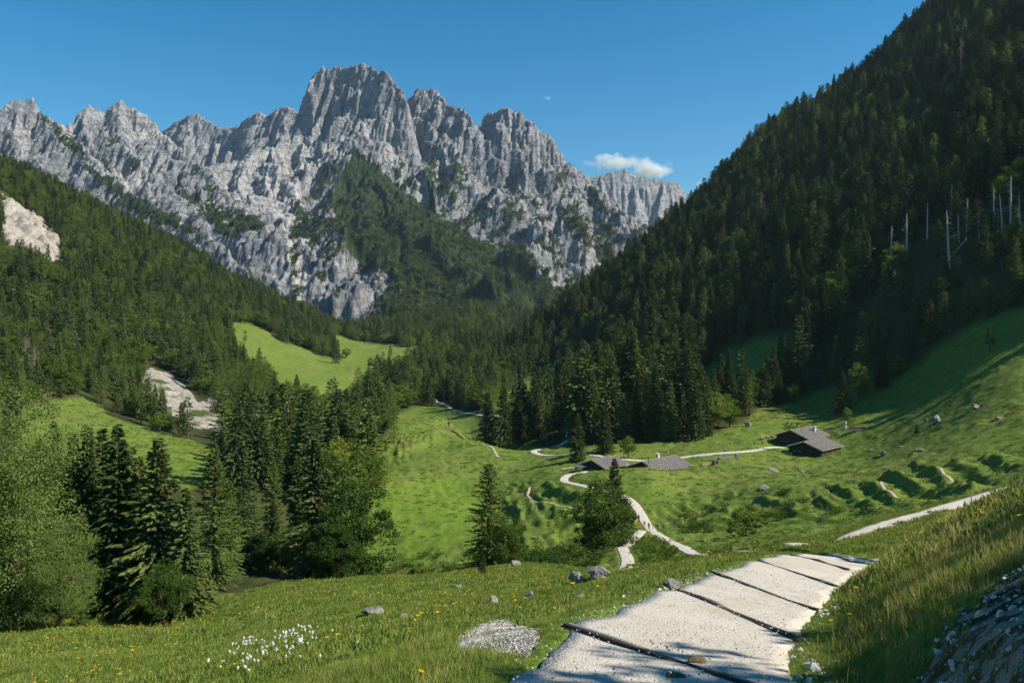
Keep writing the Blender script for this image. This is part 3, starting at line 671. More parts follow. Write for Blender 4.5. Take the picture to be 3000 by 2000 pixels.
LEFT = [([(-60, 330, 2500), (0, 312, 2500), (17, 322, 2505), (32, 301, 2510), (56, 288, 2515), (73, 294, 2520), (94, 290, 2525), (108, 309, 2530), (113, 326, 2530), (141, 340, 2530), (171, 363, 2540), (218, 369, 2560), (233, 335, 2580), (252, 311, 2590), (278, 316, 2600), (305, 335, 2620),
        (316, 320, 2630), (353, 297, 2640), (380, 318, 2640), (427, 339, 2630), (453, 360, 2620), (469, 384, 2600)], 1.7, 170, 0.8),
    ([(469, 384, 2600), (530, 442, 2500), (600, 502, 2410), (680, 577, 2310), (760, 662, 2190), (820, 735, 2080), (858, 805, 1980), (876, 860, 1900), (880, 920, 1820)], 1.15, 140, 0.85),
    ([(113, 326, 2530), (180, 382, 2430), (250, 445, 2330), (330, 525, 2220), (420, 595, 2120), (520, 655, 2040), (640, 715, 1960), (720, 790, 1880), (780, 870, 1800)], 1.25, 130, 0.85),
    ([(353, 297, 2640), (345, 385, 2520), (390, 462, 2420), (455, 525, 2330), (545, 595, 2240), (640, 655, 2150), (700, 700, 2080)], 1.3, 110, 0.85),
    ([(50, 295, 2510), (40, 390, 2430), (80, 470, 2350), (150, 540, 2250), (250, 620, 2150)], 1.6, 130, 0.85),
    ([(252, 311, 2590), (240, 380, 2510), (290, 450, 2420), (350, 510, 2330)], 1.5, 110, 0.85)]
BACK = [([(420, 420, 3800), (474, 384, 3760), (513, 360, 3730), (547, 345, 3700), (575, 332, 3670), (594, 345, 3650), (620, 365, 3620), (654, 375, 3590), (697, 371, 3550), (718, 348, 3530), (738, 345, 3510), (756, 327, 3490), (778, 337, 3470), (808, 320, 3440), (833, 310, 3420), (859, 316, 3400), (874, 328, 3390), (960, 340, 3330)], 2.0, 330, 0.9),
    ([(575, 332, 3670), (590, 400, 3590), (610, 470, 3530)], 1.9, 160, 1.1), ([(513, 360, 3730), (530, 430, 3650), (560, 500, 3590)], 1.9, 160, 1.1), ([(655, 375, 3590), (665, 440, 3510), (680, 500, 3450)], 1.9, 160, 1.1),
    ([(718, 348, 3530), (730, 420, 3450), (745, 490, 3390)], 1.9, 160, 1.1), ([(756, 327, 3490), (775, 400, 3410), (790, 470, 3350)], 1.9, 160, 1.1), ([(833, 310, 3420), (840, 390, 3330), (855, 460, 3260)], 1.7, 160, 1.1)]
FARR = [([(1640, 530, 4800), (1706, 516, 4800), (1740, 517, 4800), (1770, 509, 4800), (1831, 496, 4800), (1861, 519, 4800), (1890, 521, 4800), (1927, 526, 4800), (1973, 532, 4800), (2019, 572, 4800), (2060, 640, 4800), (2120, 700, 4800)], 2.2, 420, 0.8),
    ([(1760, 510, 4800), (1770, 590, 4650), (1790, 660, 4560)], 1.8, 200, 1.0), ([(1850, 518, 4800), (1865, 600, 4650), (1880, 680, 4560)], 1.8, 200, 1.0), ([(1940, 530, 4800), (1935, 620, 4650), (1925, 700, 4560)], 1.8, 200, 1.0)]
SPUR = [(1040, 435), (1080, 465), (1165, 550), (1300, 645), (1500, 765), (1640, 870), (1720, 970), (1050, 970), (1110, 870), (1150, 810), (1060, 790), (1020, 720), (985, 650), (970, 580), (1005, 500)]
VEGP = [SPUR, [(860, 600), (900, 520), (960, 470), (1040, 450), (1080, 640), (1060, 720), (960, 760), (900, 740), (870, 680)],
    [(1100, 470), (1180, 460), (1220, 560), (1180, 570), (1110, 520)], [(1225, 520), (1265, 460), (1330, 520), (1470, 640), (1480, 690), (1400, 660), (1300, 580), (1230, 560)], [(1290, 570), (1330, 550), (1420, 620), (1450, 660), (1360, 640)],
    [(1440, 500), (1520, 560), (1600, 600), (1560, 610), (1470, 540)], [(1600, 590), (1660, 600), (1780, 650), (1860, 720), (1800, 720), (1700, 660)], [(1400, 620), (1500, 660), (1560, 720), (1460, 690)],
    [(1450, 700), (1520, 730), (1620, 830), (1700, 900), (1640, 900), (1540, 820)]]
def veg_main(u, v, uw, vw, sl, gx, gy, h, D):
    veg = np.zeros(u.shape)
    for p in VEGP: veg = np.maximum(veg, inpoly(uw, vw, p).astype(float))
    veg[inpoly(uw, vw, VEGP[1]) & ~inpoly(uw, vw, SPUR)] *= 0.86
    veg *= np.where(inpoly(uw, vw, SPUR) | ((u > 1140) & (v > 800)), 0.9, 0.64)
    patch = fbm(gx / 75, gy / 75, 4, 401)
    veg = np.maximum(veg, (v > 470) * (0.40 + 0.95 * patch) * (u > 850))
    veg = veg - 0.28 * sstep(1.3, 2.4, sl)
    veg = np.where(inpoly(u + 0.4 * (uw - u), v + 0.4 * (vw - v), SPUR), np.maximum(veg, 0.80), veg)
    cliff = inpoly(uw, vw, [(960, 830), (1060, 790), (1130, 790), (1180, 850), (1160, 900), (1120, 940), (1050, 960), (950, 960)])
    veg = np.where(cliff, veg * 0.6, veg)
    veg = np.maximum(veg, 0.85 * (v > 885) * (u > 1120))
    turf = 0.75 * inpoly(uw, vw, [(900, 420), (1280, 430), (1380, 520), (1330, 520), (1100, 480), (960, 470)]) + 0.5 * (v > 740) * (patch > 0.0)
    pale = np.maximum(sstep(0.05, 0.4, fbm(gx / 160, gy / 160, 3, 411)) * 0.55, sstep(4, 16, blur(h, 40) - h) * (v > 420) * (1 - sstep(1.3, 2.2, sl)))
    veg = veg + 0.22 * sstep(-2, 10, h - blur(h, 40)) * (v > 470) * (u > 830)
    pale = np.maximum(pale, 1.0 * inpoly(uw, vw, [(820, 560), (870, 560), (900, 700), (905, 860), (860, 870), (840, 740)]))
    pale = np.maximum(pale, 0.6 * inpoly(uw, vw, [(600, 480), (880, 400), (1010, 440), (900, 560), (830, 640), (700, 600)]))
    pale = np.where(cliff, 0, pale)  # pale tint cleared on the cliffs, darker colour standing in for their shade
    return veg, turf * (1 - sstep(0.9, 1.6, sl)), pale
def veg_left(u, v, uw, vw, sl, gx, gy, h, D):
    patch = fbm(gx / 70, gy / 70, 4, 421)
    veg = np.zeros(u.shape)
    for p in [[(110, 330), (160, 350), (240, 430), (260, 470), (180, 420)], [(230, 460), (310, 520), (420, 590), (560, 650), (520, 670), (400, 640), (300, 560)], [(570, 600), (680, 600), (780, 660), (800, 720), (740, 730), (640, 680)], [(480, 520), (560, 560), (640, 590), (560, 600)], [(270, 420), (330, 460), (310, 500)], [(700, 800), (800, 840), (860, 900), (760, 880)]]:
        veg = np.maximum(veg, 0.72 * inpoly(uw, vw, p))
    veg = np.maximum(veg, (v > 400) * (0.22 + 0.9 * patch)) - 0.25 * sstep(1.4, 2.4, sl)
    veg = veg + 0.2 * sstep(-2, 10, h - blur(h, 40)) * (v > 420)
    return veg, 0.3 * (patch > 0.1) * (1 - sstep(0.9, 1.5, sl)), sstep(-0.1, 0.3, fbm(gx / 150, gy / 150, 3, 431)) * 0.7
def veg_far(u, v, uw, vw, sl, gx, gy, h, D):
    return 0.4 * (v > 640) + 0 * u, 0.45 * (1 - sstep(0.8, 1.4, sl)), 0.2 + 0 * u
MT_M = mountain("mountain", -1150, 640, 1620, 3330, 3.6, 3.2, MAIN, -25, "broad grey limestone massif with a wooded spur below its central wall", veg_fn=veg_main)
MT_L = mountain("mountain", -1850, -420, 1650, 2850, 4.0, 3.6, LEFT, -25, "jagged pale ridge descending from the left edge of the picture", veg_fn=veg_left)
mountain("mountain", -1850, -720, 3120, 3880, 5.5, 4.5, BACK, 250, "grey serrated crest seen behind the saddle left of the main wall", veg_fn=veg_far, warp=16)
mountain("mountain", 150, 1500, 4300, 5100, 7.0, 6.0, FARR, 0, "distant flat topped rock wall under the small white cloud", veg_fn=veg_far, warp=20)
# ------------------------------------------------------------------ trees: shared meshes
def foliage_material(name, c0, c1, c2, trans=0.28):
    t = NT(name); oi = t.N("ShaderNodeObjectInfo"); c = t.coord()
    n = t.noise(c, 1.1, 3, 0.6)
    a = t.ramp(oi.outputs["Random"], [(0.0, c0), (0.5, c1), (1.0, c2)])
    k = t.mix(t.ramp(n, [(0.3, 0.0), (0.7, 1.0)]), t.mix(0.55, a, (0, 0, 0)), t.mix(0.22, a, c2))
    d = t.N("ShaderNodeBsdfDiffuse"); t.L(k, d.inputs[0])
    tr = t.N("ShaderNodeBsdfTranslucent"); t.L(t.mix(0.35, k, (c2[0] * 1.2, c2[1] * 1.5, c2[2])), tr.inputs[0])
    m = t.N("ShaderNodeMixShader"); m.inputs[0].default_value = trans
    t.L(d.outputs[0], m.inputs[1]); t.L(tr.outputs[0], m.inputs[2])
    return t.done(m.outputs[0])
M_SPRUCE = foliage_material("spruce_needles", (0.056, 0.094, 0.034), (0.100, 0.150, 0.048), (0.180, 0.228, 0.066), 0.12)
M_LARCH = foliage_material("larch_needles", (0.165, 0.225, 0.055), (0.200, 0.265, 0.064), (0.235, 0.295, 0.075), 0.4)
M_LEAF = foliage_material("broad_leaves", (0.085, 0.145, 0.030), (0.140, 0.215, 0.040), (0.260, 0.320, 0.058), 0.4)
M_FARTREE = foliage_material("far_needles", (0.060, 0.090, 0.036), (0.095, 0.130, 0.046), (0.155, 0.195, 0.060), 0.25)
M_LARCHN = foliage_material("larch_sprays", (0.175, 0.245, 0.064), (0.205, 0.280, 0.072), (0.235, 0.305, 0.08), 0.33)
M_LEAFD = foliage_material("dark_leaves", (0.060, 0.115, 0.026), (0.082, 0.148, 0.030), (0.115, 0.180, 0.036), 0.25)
M_BARK = simple("tree_bark", (0.085, 0.068, 0.052), 0.9, 9, 0.45, 0.6, 0.03)
M_DEAD = simple("bleached_wood", (0.46, 0.43, 0.40), 0.9, 4, 0.3, 0.4, 0.02)
M_DEADTW = simple("dead_twigs", (0.24, 0.185, 0.17), 0.9, 4, 0.3, 0.4, 0.02)

def cards(root, dirv, length, width, rg, fold=0.15):
    """diamond shaped sprays: root + direction + length; random roll"""
    n = len(root); d = dirv / (np.linalg.norm(dirv, axis=1)[:, None] + 1e-9)
    rv = rg.normal(size=(n, 3)); sd = np.cross(d, rv); sd /= np.linalg.norm(sd, axis=1)[:, None] + 1e-9
    L = length[:, None]; W = width[:, None]
    up = np.cross(sd, d)
    v = np.stack([root, root + d * L * 0.45 + sd * W * 0.5 - up * W * fold, root + d * L, root + d * L * 0.45 - sd * W * 0.5 - up * W * fold], 1)
    return v.reshape(-1, 3), np.arange(4 * n).reshape(-1, 4)

def conifer(name, seed, Ht, R, zbase, lev, nb, ns, slen, swid, mat, droop=0.35, expo=0.85, thin=0.0, side=0.75, hang=0.45):
    rg = np.random.default_rng(seed)
    zs = []; 
    z = zbase * Ht
    while z < Ht * 0.985:
        zn = (z - zbase * Ht) / (Ht * (1 - zbase))
        k = max(3, int(round(nb * (1 - 0.45 * zn)))); ph = rg.uniform(0, 6.28)
        for b in range(k): zs.append((z + rg.uniform(-.6, .6) * Ht / lev, zn, ph + b * 6.283 / k + rg.normal() * 0.25))
        z += Ht / lev * (1 - 0.35 * zn)
    zs = np.array(zs); zs = zs[rg.uniform(size=len(zs)) > thin]
    zn = zs[:, 1]; L = R * Ht * np.clip(1 - zn, 0.02, 1) ** expo * rg.uniform(0.68, 1.12, len(zs)) * (0.82 + 0.18 * np.minimum(1, zn * 6))
    lob = 1 + 0.22 * np.sin(zs[:, 2] * 2 + seed + zs[:, 0] * 0.2) + 0.16 * np.sin(zs[:, 0] * 1.3 + seed * 2 + zs[:, 2]); L = L * lob
    p0 = np.radians(-14 + 48 * zn ** 1.3) + rg.normal(size=len(zs)) * 0.09
    cards_r = []; cards_d = []; cl = []; cw = []
    out = np.stack([np.cos(zs[:, 2]), np.sin(zs[:, 2]), 0 * zn], 1); sdv = np.stack([-out[:, 1], out[:, 0], 0 * zn], 1)
    for q in range(ns):
        f = (q + rg.uniform(0, 1, len(zs))) / ns; f = 0.10 + 0.90 * f ** 0.8
        pos = out * (L * f * np.cos(p0))[:, None]; pos[:, 2] = zs[:, 0] + L * (f * np.sin(p0) - droop * f ** 2 * (1 - zn) + 0.16 * f ** 4)
        s = rg.choice([-1, 1], len(zs)) * rg.uniform(0.25, 1, len(zs)) * side * (1.15 - f)
        dv = out * (0.55 + 0.5 * f)[:, None] + sdv * s[:, None]; dv[:, 2] -= hang * rg.uniform(0.2, 1.3, len(zs)) * (1 - 0.7 * zn)
        cards_r.append(pos); cards_d.append(dv); k = rg.uniform(0.7, 1.25, len(zs)) * (0.55 + 0.45 * np.minimum(1, L / (R * Ht * 0.6)))
        cl.append(slen * k); cw.append(swid * k)
    # leader shoot
    v, f4 = cards(np.concatenate(cards_r), np.concatenate(cards_d), np.concatenate(cl), np.concatenate(cw), rg)
    crown = mesh_np(name + "_crown", v, f4, 4, False, [mat])
    m = MB(); rt = Ht * 0.016
    lean = rg.normal(size=2) * 0.006 * Ht
    m.tube([(0, 0, -1.2), (0, 0, 0), (lean[0] * .4, lean[1] * .4, Ht * 0.4), (0, 0, Ht * 0.99)], [rt * 1.35, rt, rt * 0.66, 0.02], 7)
    for k in range(0, len(zs), 3):
        a = np.array([0, 0, zs[k, 0]]); e = out[k] * L[k] * 0.7; e[2] = zs[k, 0] + L[k] * (0.7 * math.sin(p0[k]) - droop * 0.4)
        m.tube([a, (a + e) / 2 + (0, 0, 0.05), e], [0.045, 0.03, 0.012], 3, cap=False)
    return crown, m.mesh(name + "_trunk", [M_BARK])

def broadleaf(name, seed, Ht, Rw, zb, nclump, nleaf, lsize, mat, multi=1):
    rg = np.random.default_rng(seed); m = MB(); tips = []
    for s in range(multi):
        b0 = np.array([rg.normal() * 0.25, rg.normal() * 0.25, -0.6]) if multi > 1 else np.array([0, 0, -0.8])
        top = np.array([rg.normal() * 0.08 * Ht, rg.normal() * 0.08 * Ht, Ht * 0.55])
        mid = (b0 + top) / 2 + rg.normal(size=3) * 0.02 * Ht; r0 = Ht * 0.022 / multi ** 0.5
        m.tube([b0, mid, top], [r0 * 1.3, r0, r0 * 0.5], 7)
        for k in range(9):
            f = rg.uniform(0.25, 1); p = b0 + (top - b0) * f; ph = rg.uniform(0, 6.28)
            L = Rw * Ht * rg.uniform(0.55, 1.0); e = p + np.array([math.cos(ph) * L, math.sin(ph) * L, L * rg.uniform(0.2, 0.9)])
            md = (p + e) / 2 + rg.normal(size=3) * 0.05 * L
            m.tube([p, md, e], [r0 * 0.45, r0 * 0.28, r0 * 0.1], 4, cap=False); tips += [md, e]
    tips = np.array(tips)
    # clump centres: inside an uneven egg, biased to the shell and the limb tips
    cc = []
    while len(cc) < nclump:
        if rg.uniform() < 0.35: p = tips[rg.integers(len(tips))] + rg.normal(size=3) * 0.05 * Ht
        else:
            d = rg.normal(size=3); d /= np.linalg.norm(d); r = rg.uniform(0.45, 1) ** 0.5
            prof = 1 + 0.28 * math.sin(3 * math.atan2(d[1], d[0]) + seed) + 0.24 * math.sin(5 * d[2] + seed)
            p = np.array([d[0] * Rw * Ht * r * prof, d[1] * Rw * Ht * r * prof, Ht * (zb + (1 - zb) * (0.5 + 0.5 * d[2] * r))])
        if p[2] > Ht * zb * 0.6: cc.append(p)
    cc = np.array(cc); sz = rg.uniform(0.045, 0.12, nclump) * Ht
    idx = np.repeat(np.arange(nclump), nleaf); d = rg.normal(size=(len(idx), 3)); d /= np.linalg.norm(d, axis=1)[:, None]
    pos = cc[idx] + d * (sz[idx] * rg.uniform(0.3, 1, len(idx)) ** 0.6)[:, None] * np.array([1, 1, 0.62])
    dv = d * 0.5 + rg.normal(size=d.shape) * 0.6; dv[:, 2] -= 0.25
    v, f4 = cards(pos, dv, np.full(len(idx), lsize) * rg.uniform(0.7, 1.3, len(idx)), np.full(len(idx), lsize * 0.75), rg)
    return mesh_np(name + "_crown", v, f4, 4, False, [mat]), m.mesh(name + "_trunk", [M_BARK])

def snag(name, seed, Ht, twiggy):
    rg = np.random.default_rng(seed); m = MB(); m.tube([(0, 0, -0.8), (0, 0, Ht * 0.5), (rg.normal() * 0.1, rg.normal() * 0.1, Ht)], [Ht * 0.014, Ht * 0.010, Ht * 0.003], 6)
    b = MB(); z = Ht * 0.22
    while z < Ht * 0.97:
        ph = rg.uniform(0, 6.28); L = Ht * 0.13 * (1 - 0.75 * z / Ht) * rg.uniform(0.5, 1.2) * (1.5 if twiggy else 1)
        e = np.array([math.cos(ph) * L, math.sin(ph) * L, z - L * rg.uniform(0.05, 0.35)]); b.tube([(0, 0, z), (e + (0, 0, z)) / 2 + (0, 0, 0.1), e], [0.05, 0.035, 0.015], 3, cap=False)
        if twiggy:
            for q in range(4):
                p = np.array([0, 0, z]) + (e - np.array([0, 0, z])) * rg.uniform(0.3, 1); b.tube([p, p + rg.normal(size=3) * 0.45 + (0, 0, -0.3)], [0.025, 0.01], 3, cap=False)
        z += Ht * rg.uniform(0.008, 0.02) * (0.6 if twiggy else 1)
    mt = M_DEADTW if twiggy else M_DEAD
    return b.mesh(name + "_branches", [mt]), m.mesh(name + "_trunk", [mt])

TPL = {}
H0 = 24.0
for k in range(7): TPL['spruce', k] = conifer("spruce", 100 + k, H0, [0.135, 0.155, 0.12, 0.17, 0.145, 0.13, 0.19][k], [0.10, 0.05, 0.20, 0.03, 0.34, 0.26, 0.08][k], [46, 46, 42, 46, 36, 34, 42][k], 7, 9, 1.15, 0.50, M_SPRUCE, droop=[.35, .42, .3, .4, .5, .25, .5][k], expo=[.85, .8, .9, .75, .6, .5, .7][k], thin=[0, 0, .1, .05, .25, .35, .15][k])
for k in range(3): TPL['spruce_near', k] = conifer("near_spruce", 130 + k, H0, [0.17, 0.19, 0.15][k], 0.02, 54, 9, 46, 0.66, 0.21, M_SPRUCE, droop=[.55, .48, .5][k], thin=0.05, hang=0.95, side=1.05)
for k in range(2): TPL['larch', k] = conifer("larch", 160 + k, H0, [0.15, 0.17][k], [0.14, 0.08][k], 38, 6, 9, 0.95, 0.34, M_LARCH, droop=0.22, expo=0.7, thin=0.2, hang=0.3)
for k in range(2): TPL['larch_near', k] = conifer("near_larch", 170 + k, H0, [0.16, 0.21][k], [0.08, 0.02][k], 74, 6, 46, 0.50, 0.135, M_LARCHN, droop=0.4, expo=0.65, thin=0.08, hang=0.95, side=1.3)
for k in range(3): TPL['broad', k] = broadleaf("broadleaf", 200 + k, 16.0, [0.30, 0.26, 0.34][k], [0.18, 0.12, 0.22][k], 75, 42, 0.62, M_LEAF)
for k in range(2): TPL['broad_near', k] = broadleaf("near_broadleaf", 220 + k, 16.0, [0.28, 0.33][k], [0.06, 0.12][k], 95, 165, 0.31, M_LEAFD)
for k in range(2): TPL['soft', k] = broadleaf("soft_larch", 230 + k, 22.0, [0.24, 0.28][k], 0.0, 190, 210, 0.22, M_LARCHN)
for k in range(2): TPL['bush', k] = broadleaf("bush", 240 + k, 3.0, [0.55, 0.7][k], 0.05, 34, 34, 0.22, M_LEAF, 4)
for k in range(3): TPL['snag', k] = snag("snag", 260 + k, 22.0, False)
for k in range(2): TPL['greytree', k] = snag("dead_spruce", 270 + k, 22.0, True)
TH0 = dict(spruce=H0, spruce_near=H0, larch=H0, larch_near=H0, broad=16.0, broad_near=16.0, soft=22.0, bush=3.0, snag=22.0, greytree=22.0)
NAMES = dict(spruce=("spruce_tree", "spruce"), spruce_near=("spruce_tree", "spruce"), larch=("larch_tree", "larch"), larch_near=("larch_tree", "larch"), broad=("broadleaf_tree", "tree"), broad_near=("broadleaf_tree", "tree"), soft=("larch_tree", "larch"), bush=("bush", "bush"), snag=("dead_tree", "dead tree"), greytree=("dead_tree", "dead tree"))
def plant(kind, var, x, y, h, rot, label, group=None, wide=1.0, z=None, tilt=(0, 0)):
    nm, cat = NAMES[kind]; cr, tr = TPL[kind, var % sum(1 for q in TPL if q[0] == kind)]
    s = h / TH0[kind]
    r = link(nm, None, None, (x, y, float(H(x, y)) - 0.05 * s if z is None else z), (tilt[0], tilt[1], rot), (s * wide, s * wide, s), label, cat, group)
    link("trunk", tr, r); link("branches" if kind in ("snag", "greytree") else "crown", cr, r)
    return r
TREEPOS = []
def feature(kind, var, u, Y, vtop, label, wide=1.0, group=None):
    x = (u - 1500) / F * Y; z = float(H(x, Y)); h = (HOR - vtop) / F * Y - z
    TREEPOS.append((x, Y)); return plant(kind, var, x, Y, h, random.uniform(0, 6.28), label, group, wide)

# instanced woods (geometry nodes): one object of points
def gn_scatter(name, pts, scl, rot, idx, meshes, label, cat):
    col = bpy.data.collections.new(name + "_kinds")
    for k, me in enumerate(meshes):
        o = bpy.data.objects.new("%s_kind_%02d" % (name, k), me); col.objects.link(o)
    me = bpy.data.meshes.new(name); me.vertices.add(len(pts)); me.vertices.foreach_set("co", np.asarray(pts, np.float32).ravel())
    for nm, typ, arr in (("scl", 'FLOAT_VECTOR', scl), ("rot", 'FLOAT_VECTOR', rot)):
        a = me.attributes.new(nm, typ, 'POINT'); a.data.foreach_set("vector", np.asarray(arr, np.float32).ravel())
    a = me.attributes.new("idx", 'INT', 'POINT'); a.data.foreach_set("value", np.asarray(idx, np.int32))
    o = link(name, me, label=label, cat=cat, kind="stuff")
    ng = bpy.data.node_groups.new(name + "_scatter", 'GeometryNodeTree')
    ng.interface.new_socket("Geometry", in_out='INPUT', socket_type='NodeSocketGeometry'); ng.interface.new_socket("Geometry", in_out='OUTPUT', socket_type='NodeSocketGeometry')
    N = ng.nodes.new; gi = N("NodeGroupInput"); go = N("NodeGroupOutput"); ci = N("GeometryNodeCollectionInfo"); ip = N("GeometryNodeInstanceOnPoints")
    ci.inputs["Collection"].default_value = col; ci.inputs["Separate Children"].default_value = True; ci.inputs["Reset Children"].default_value = True
    def at(nm, dt):
        n = N("GeometryNodeInputNamedAttribute"); n.data_type = dt; n.inputs["Name"].default_value = nm; return n.outputs["Attribute"]
    e2r = N("FunctionNodeEulerToRotation")
    Lk = ng.links.new
    Lk(gi.outputs[0], ip.inputs["Points"]); Lk(ci.outputs[0], ip.inputs["Instance"]); ip.inputs["Pick Instance"].default_value = True
    Lk(at("idx", 'INT'), ip.inputs["Instance Index"]); Lk(at("rot", 'FLOAT_VECTOR'), e2r.inputs[0]); Lk(e2r.outputs[0], ip.inputs["Rotation"]); Lk(at("scl", 'FLOAT_VECTOR'), ip.inputs["Scale"])
    Lk(ip.outputs[0], go.inputs[0])
    md = o.modifiers.new("scatter", 'NODES'); md.node_group = ng
    return o
def joined(cr, tr, name):
    """crown and trunk of one tree as a single mesh for the woods"""
    vs_ = []; fs = []; mi = []; n = 0; mats = []
    for k, me in enumerate((cr, tr)):
        v = np.zeros(len(me.vertices) * 3, np.float32); me.vertices.foreach_get("co", v); vs_.append(v.reshape(-1, 3))
        fs += [tuple(i + n for i in p.vertices) for p in me.polygons]; mi += [k] * len(me.polygons); n += len(me.vertices); mats.append(me.materials[0])
    me = bpy.data.meshes.new(name); me.from_pydata(np.concatenate(vs_).tolist(), [], fs)
    for q in mats: me.materials.append(q)
    me.polygons.foreach_set("material_index", np.array(mi, np.int32)); me.update(); return me
# ------------------------------------------------------------------ trees that stand out singly
feature('soft', 0, 55, 78, 1135, "big feathery pale green larch at the left edge of the picture", 1.0)
feature('soft', 1, -70, 75, 1200, "pale larch half cut off by the left edge of the picture", 1.0)
feature('soft', 1, 165, 75, 1540, "young pale larch leaning out below the big left larch", 1.1)
feature('soft', 0, 15, 82, 1330, "third pale larch crowding the left edge", 1.1)
feature('larch_near', 1, 130, 84, 1420, "pale larch filling the space before the left spruces", 1.7)
feature('spruce_near', 0, 347, 84, 1233, "tall dark spruce, highest and rightmost of the close left row", 1.3)
feature('spruce_near', 1, 464, 83, 1271, "broad dark spruce standing just above the small maple", 1.35)
feature('spruce_near', 2, 255, 87, 1238, "dark slender spruce between its neighbours in the close left row", 1.25)
feature('spruce_near', 0, 300, 92, 1246, "dark spruce top squeezed behind the close left row", 1.25)
feature('spruce_near', 2, 215, 96, 1262, "dark spruce behind the big feathery larch", 1.3)
feature('spruce', 1, 158, 150, 1230, "spruce crown peeping out above the left row", 1.1)
feature('spruce', 0, 112, 165, 1278, "lower spruce crown left of the close row", 1.1)
feature('spruce', 2, 388, 130, 1302, "thin spruce top behind the close row", 1.0)
feature('spruce_near', 1, 545, 82, 1420, "shorter olive green spruce at the right end of the left row", 1.3)
feature('larch_near', 0, 630, 98, 1305, "grey green larch with a pale visible stem beside the left row", 1.3)
feature('larch_near', 0, 672, 108, 1400, "shorter larch leaning against the grey green larch", 1.0)
feature('broad_near', 1, 480, 78, 1640, "low dark maple at the foot of the left spruces", 1.1)
feature('bush', 0, 240, 76, 1775, "small light green bush at the foot of the left row", 1.2)
feature('spruce', 1, 710, 150, 1340, "spruce in the shade between the two near groups", 1.1)
feature('larch_near', 0, 800, 140, 1345, "pale airy larch in front of the log pile clearing", 1.1)
feature('larch', 0, 745, 165, 1400, "thin larch behind the shaded hollow", 1.1)
feature('spruce_near', 1, 925, 118, 1272, "large spruce with drooping boughs above the dark hollow", 1.3)
feature('spruce_near', 2, 872, 135, 1330, "dark spruce left behind the drooping spruce", 1.1)
feature('broad_near', 0, 1040, 118, 1400, "round dark broadleaf tree at the edge of the bright bowl", 1.05)
feature('broad_near', 1, 985, 112, 1520, "low leafy tree under the drooping spruce", 1.1)
feature('larch', 1, 1010, 165, 1330, "pale larch rising behind the round broadleaf tree", 1.1)
feature('larch_near', 0, 1432, 128, 1350, "lone slender larch above the stream in the middle", 1.55)
feature('broad_near', 1, 1472, 126, 1500, "leafy tree close to the lone larch", 0.8)
feature('broad_near', 0, 1515, 130, 1515, "thin airy young tree right of the lone larch", 0.55)
feature('spruce_near', 1, 1413, 78, 1612, "small young spruce in front of the lone larch", 1.35)
feature('spruce_near', 2, 1800, 166, 1338, "slender spruce top rising out of the leafy tree by the bridge", 1.25)
feature('broad_near', 0, 1758, 164, 1400, "dark leafy tree beside the bridge railing", 1.2)
feature('broad_near', 1, 1825, 170, 1465, "leafy undergrowth tree next to the bridge", 0.8)
feature('broad', 0, 1840, 282, 1278, "small round tree between the two lower huts", 1.15)
feature('spruce_near', 0, 1692, 281, 1207, "bushy spruce standing on the near side of the valley track", 1.35)
feature('spruce_near', 1, 1772, 291, 1180, "stout spruce left of the small round tree", 1.35)
mid_sp = [(1431, 400, 1142), (1475, 395, 1122), (1522, 400, 1169), (1553, 405, 1142), (1597, 430, 1030), (1640, 400, 1095), (1716, 345, 1012), (1750, 358, 1000), (1791, 350, 1027), (1846, 368, 955), (1880, 352, 1040), (1920, 325, 1067),
          (1951, 335, 996), (1982, 345, 1010), (2012, 335, 996), (2060, 352, 1088), (2090, 358, 1078), (2135, 375, 1016), (2196, 372, 1091), (2267, 385, 1006), (2339, 388, 918), (2310, 392, 985), (1820, 372, 1000), (1735, 340, 1080), (1868, 340, 1110), (1700, 352, 1060)]
nth = ["first", "second", "third", "fourth", "fifth", "sixth", "seventh", "eighth", "ninth", "tenth", "eleventh", "twelfth", "thirteenth", "fourteenth", "fifteenth", "sixteenth", "seventeenth", "eighteenth", "nineteenth", "twentieth", "21st", "22nd", "23rd", "24th", "25th", "26th"]
order = sorted(range(len(mid_sp)), key=lambda i: mid_sp[i][0])
for rank, i in enumerate(order):
    u, Y, vt = mid_sp[i]
    feature('spruce_near' if i % 2 else 'spruce', i, u, Y, vt, "dark spruce of the valley grove, %s from the grassy hump" % nth[rank], random.uniform(1.0, 1.3), "spruces of the valley grove behind the huts")
for u, Y, vt, l in [(2584, 345, 1027, "lone young spruce at the treeline left of the long shadows"), (2468, 340, 1085, "young spruce with pale tips near the treeline above the huts"), (2685, 252, 1243, "small lone spruce on the open right meadow")]:
    feature('spruce_near', 1, u, Y, vt, l, 1.5)
for u, Y, vt, l, wd in [(2516, 345, 1062, "loose light green tree at the treeline above the huts", 0.9), (2138, 335, 1178, "round light green tree at the foot of the grove", 1.2), (2481, 318, 1192, "thin light green sapling above the upper hut", 0.8), (2325, 375, 1120, "bright broadleaf tree under the tall spruces", 1.0)]:
    feature('broad', 1, u, Y, vt, l, wd)
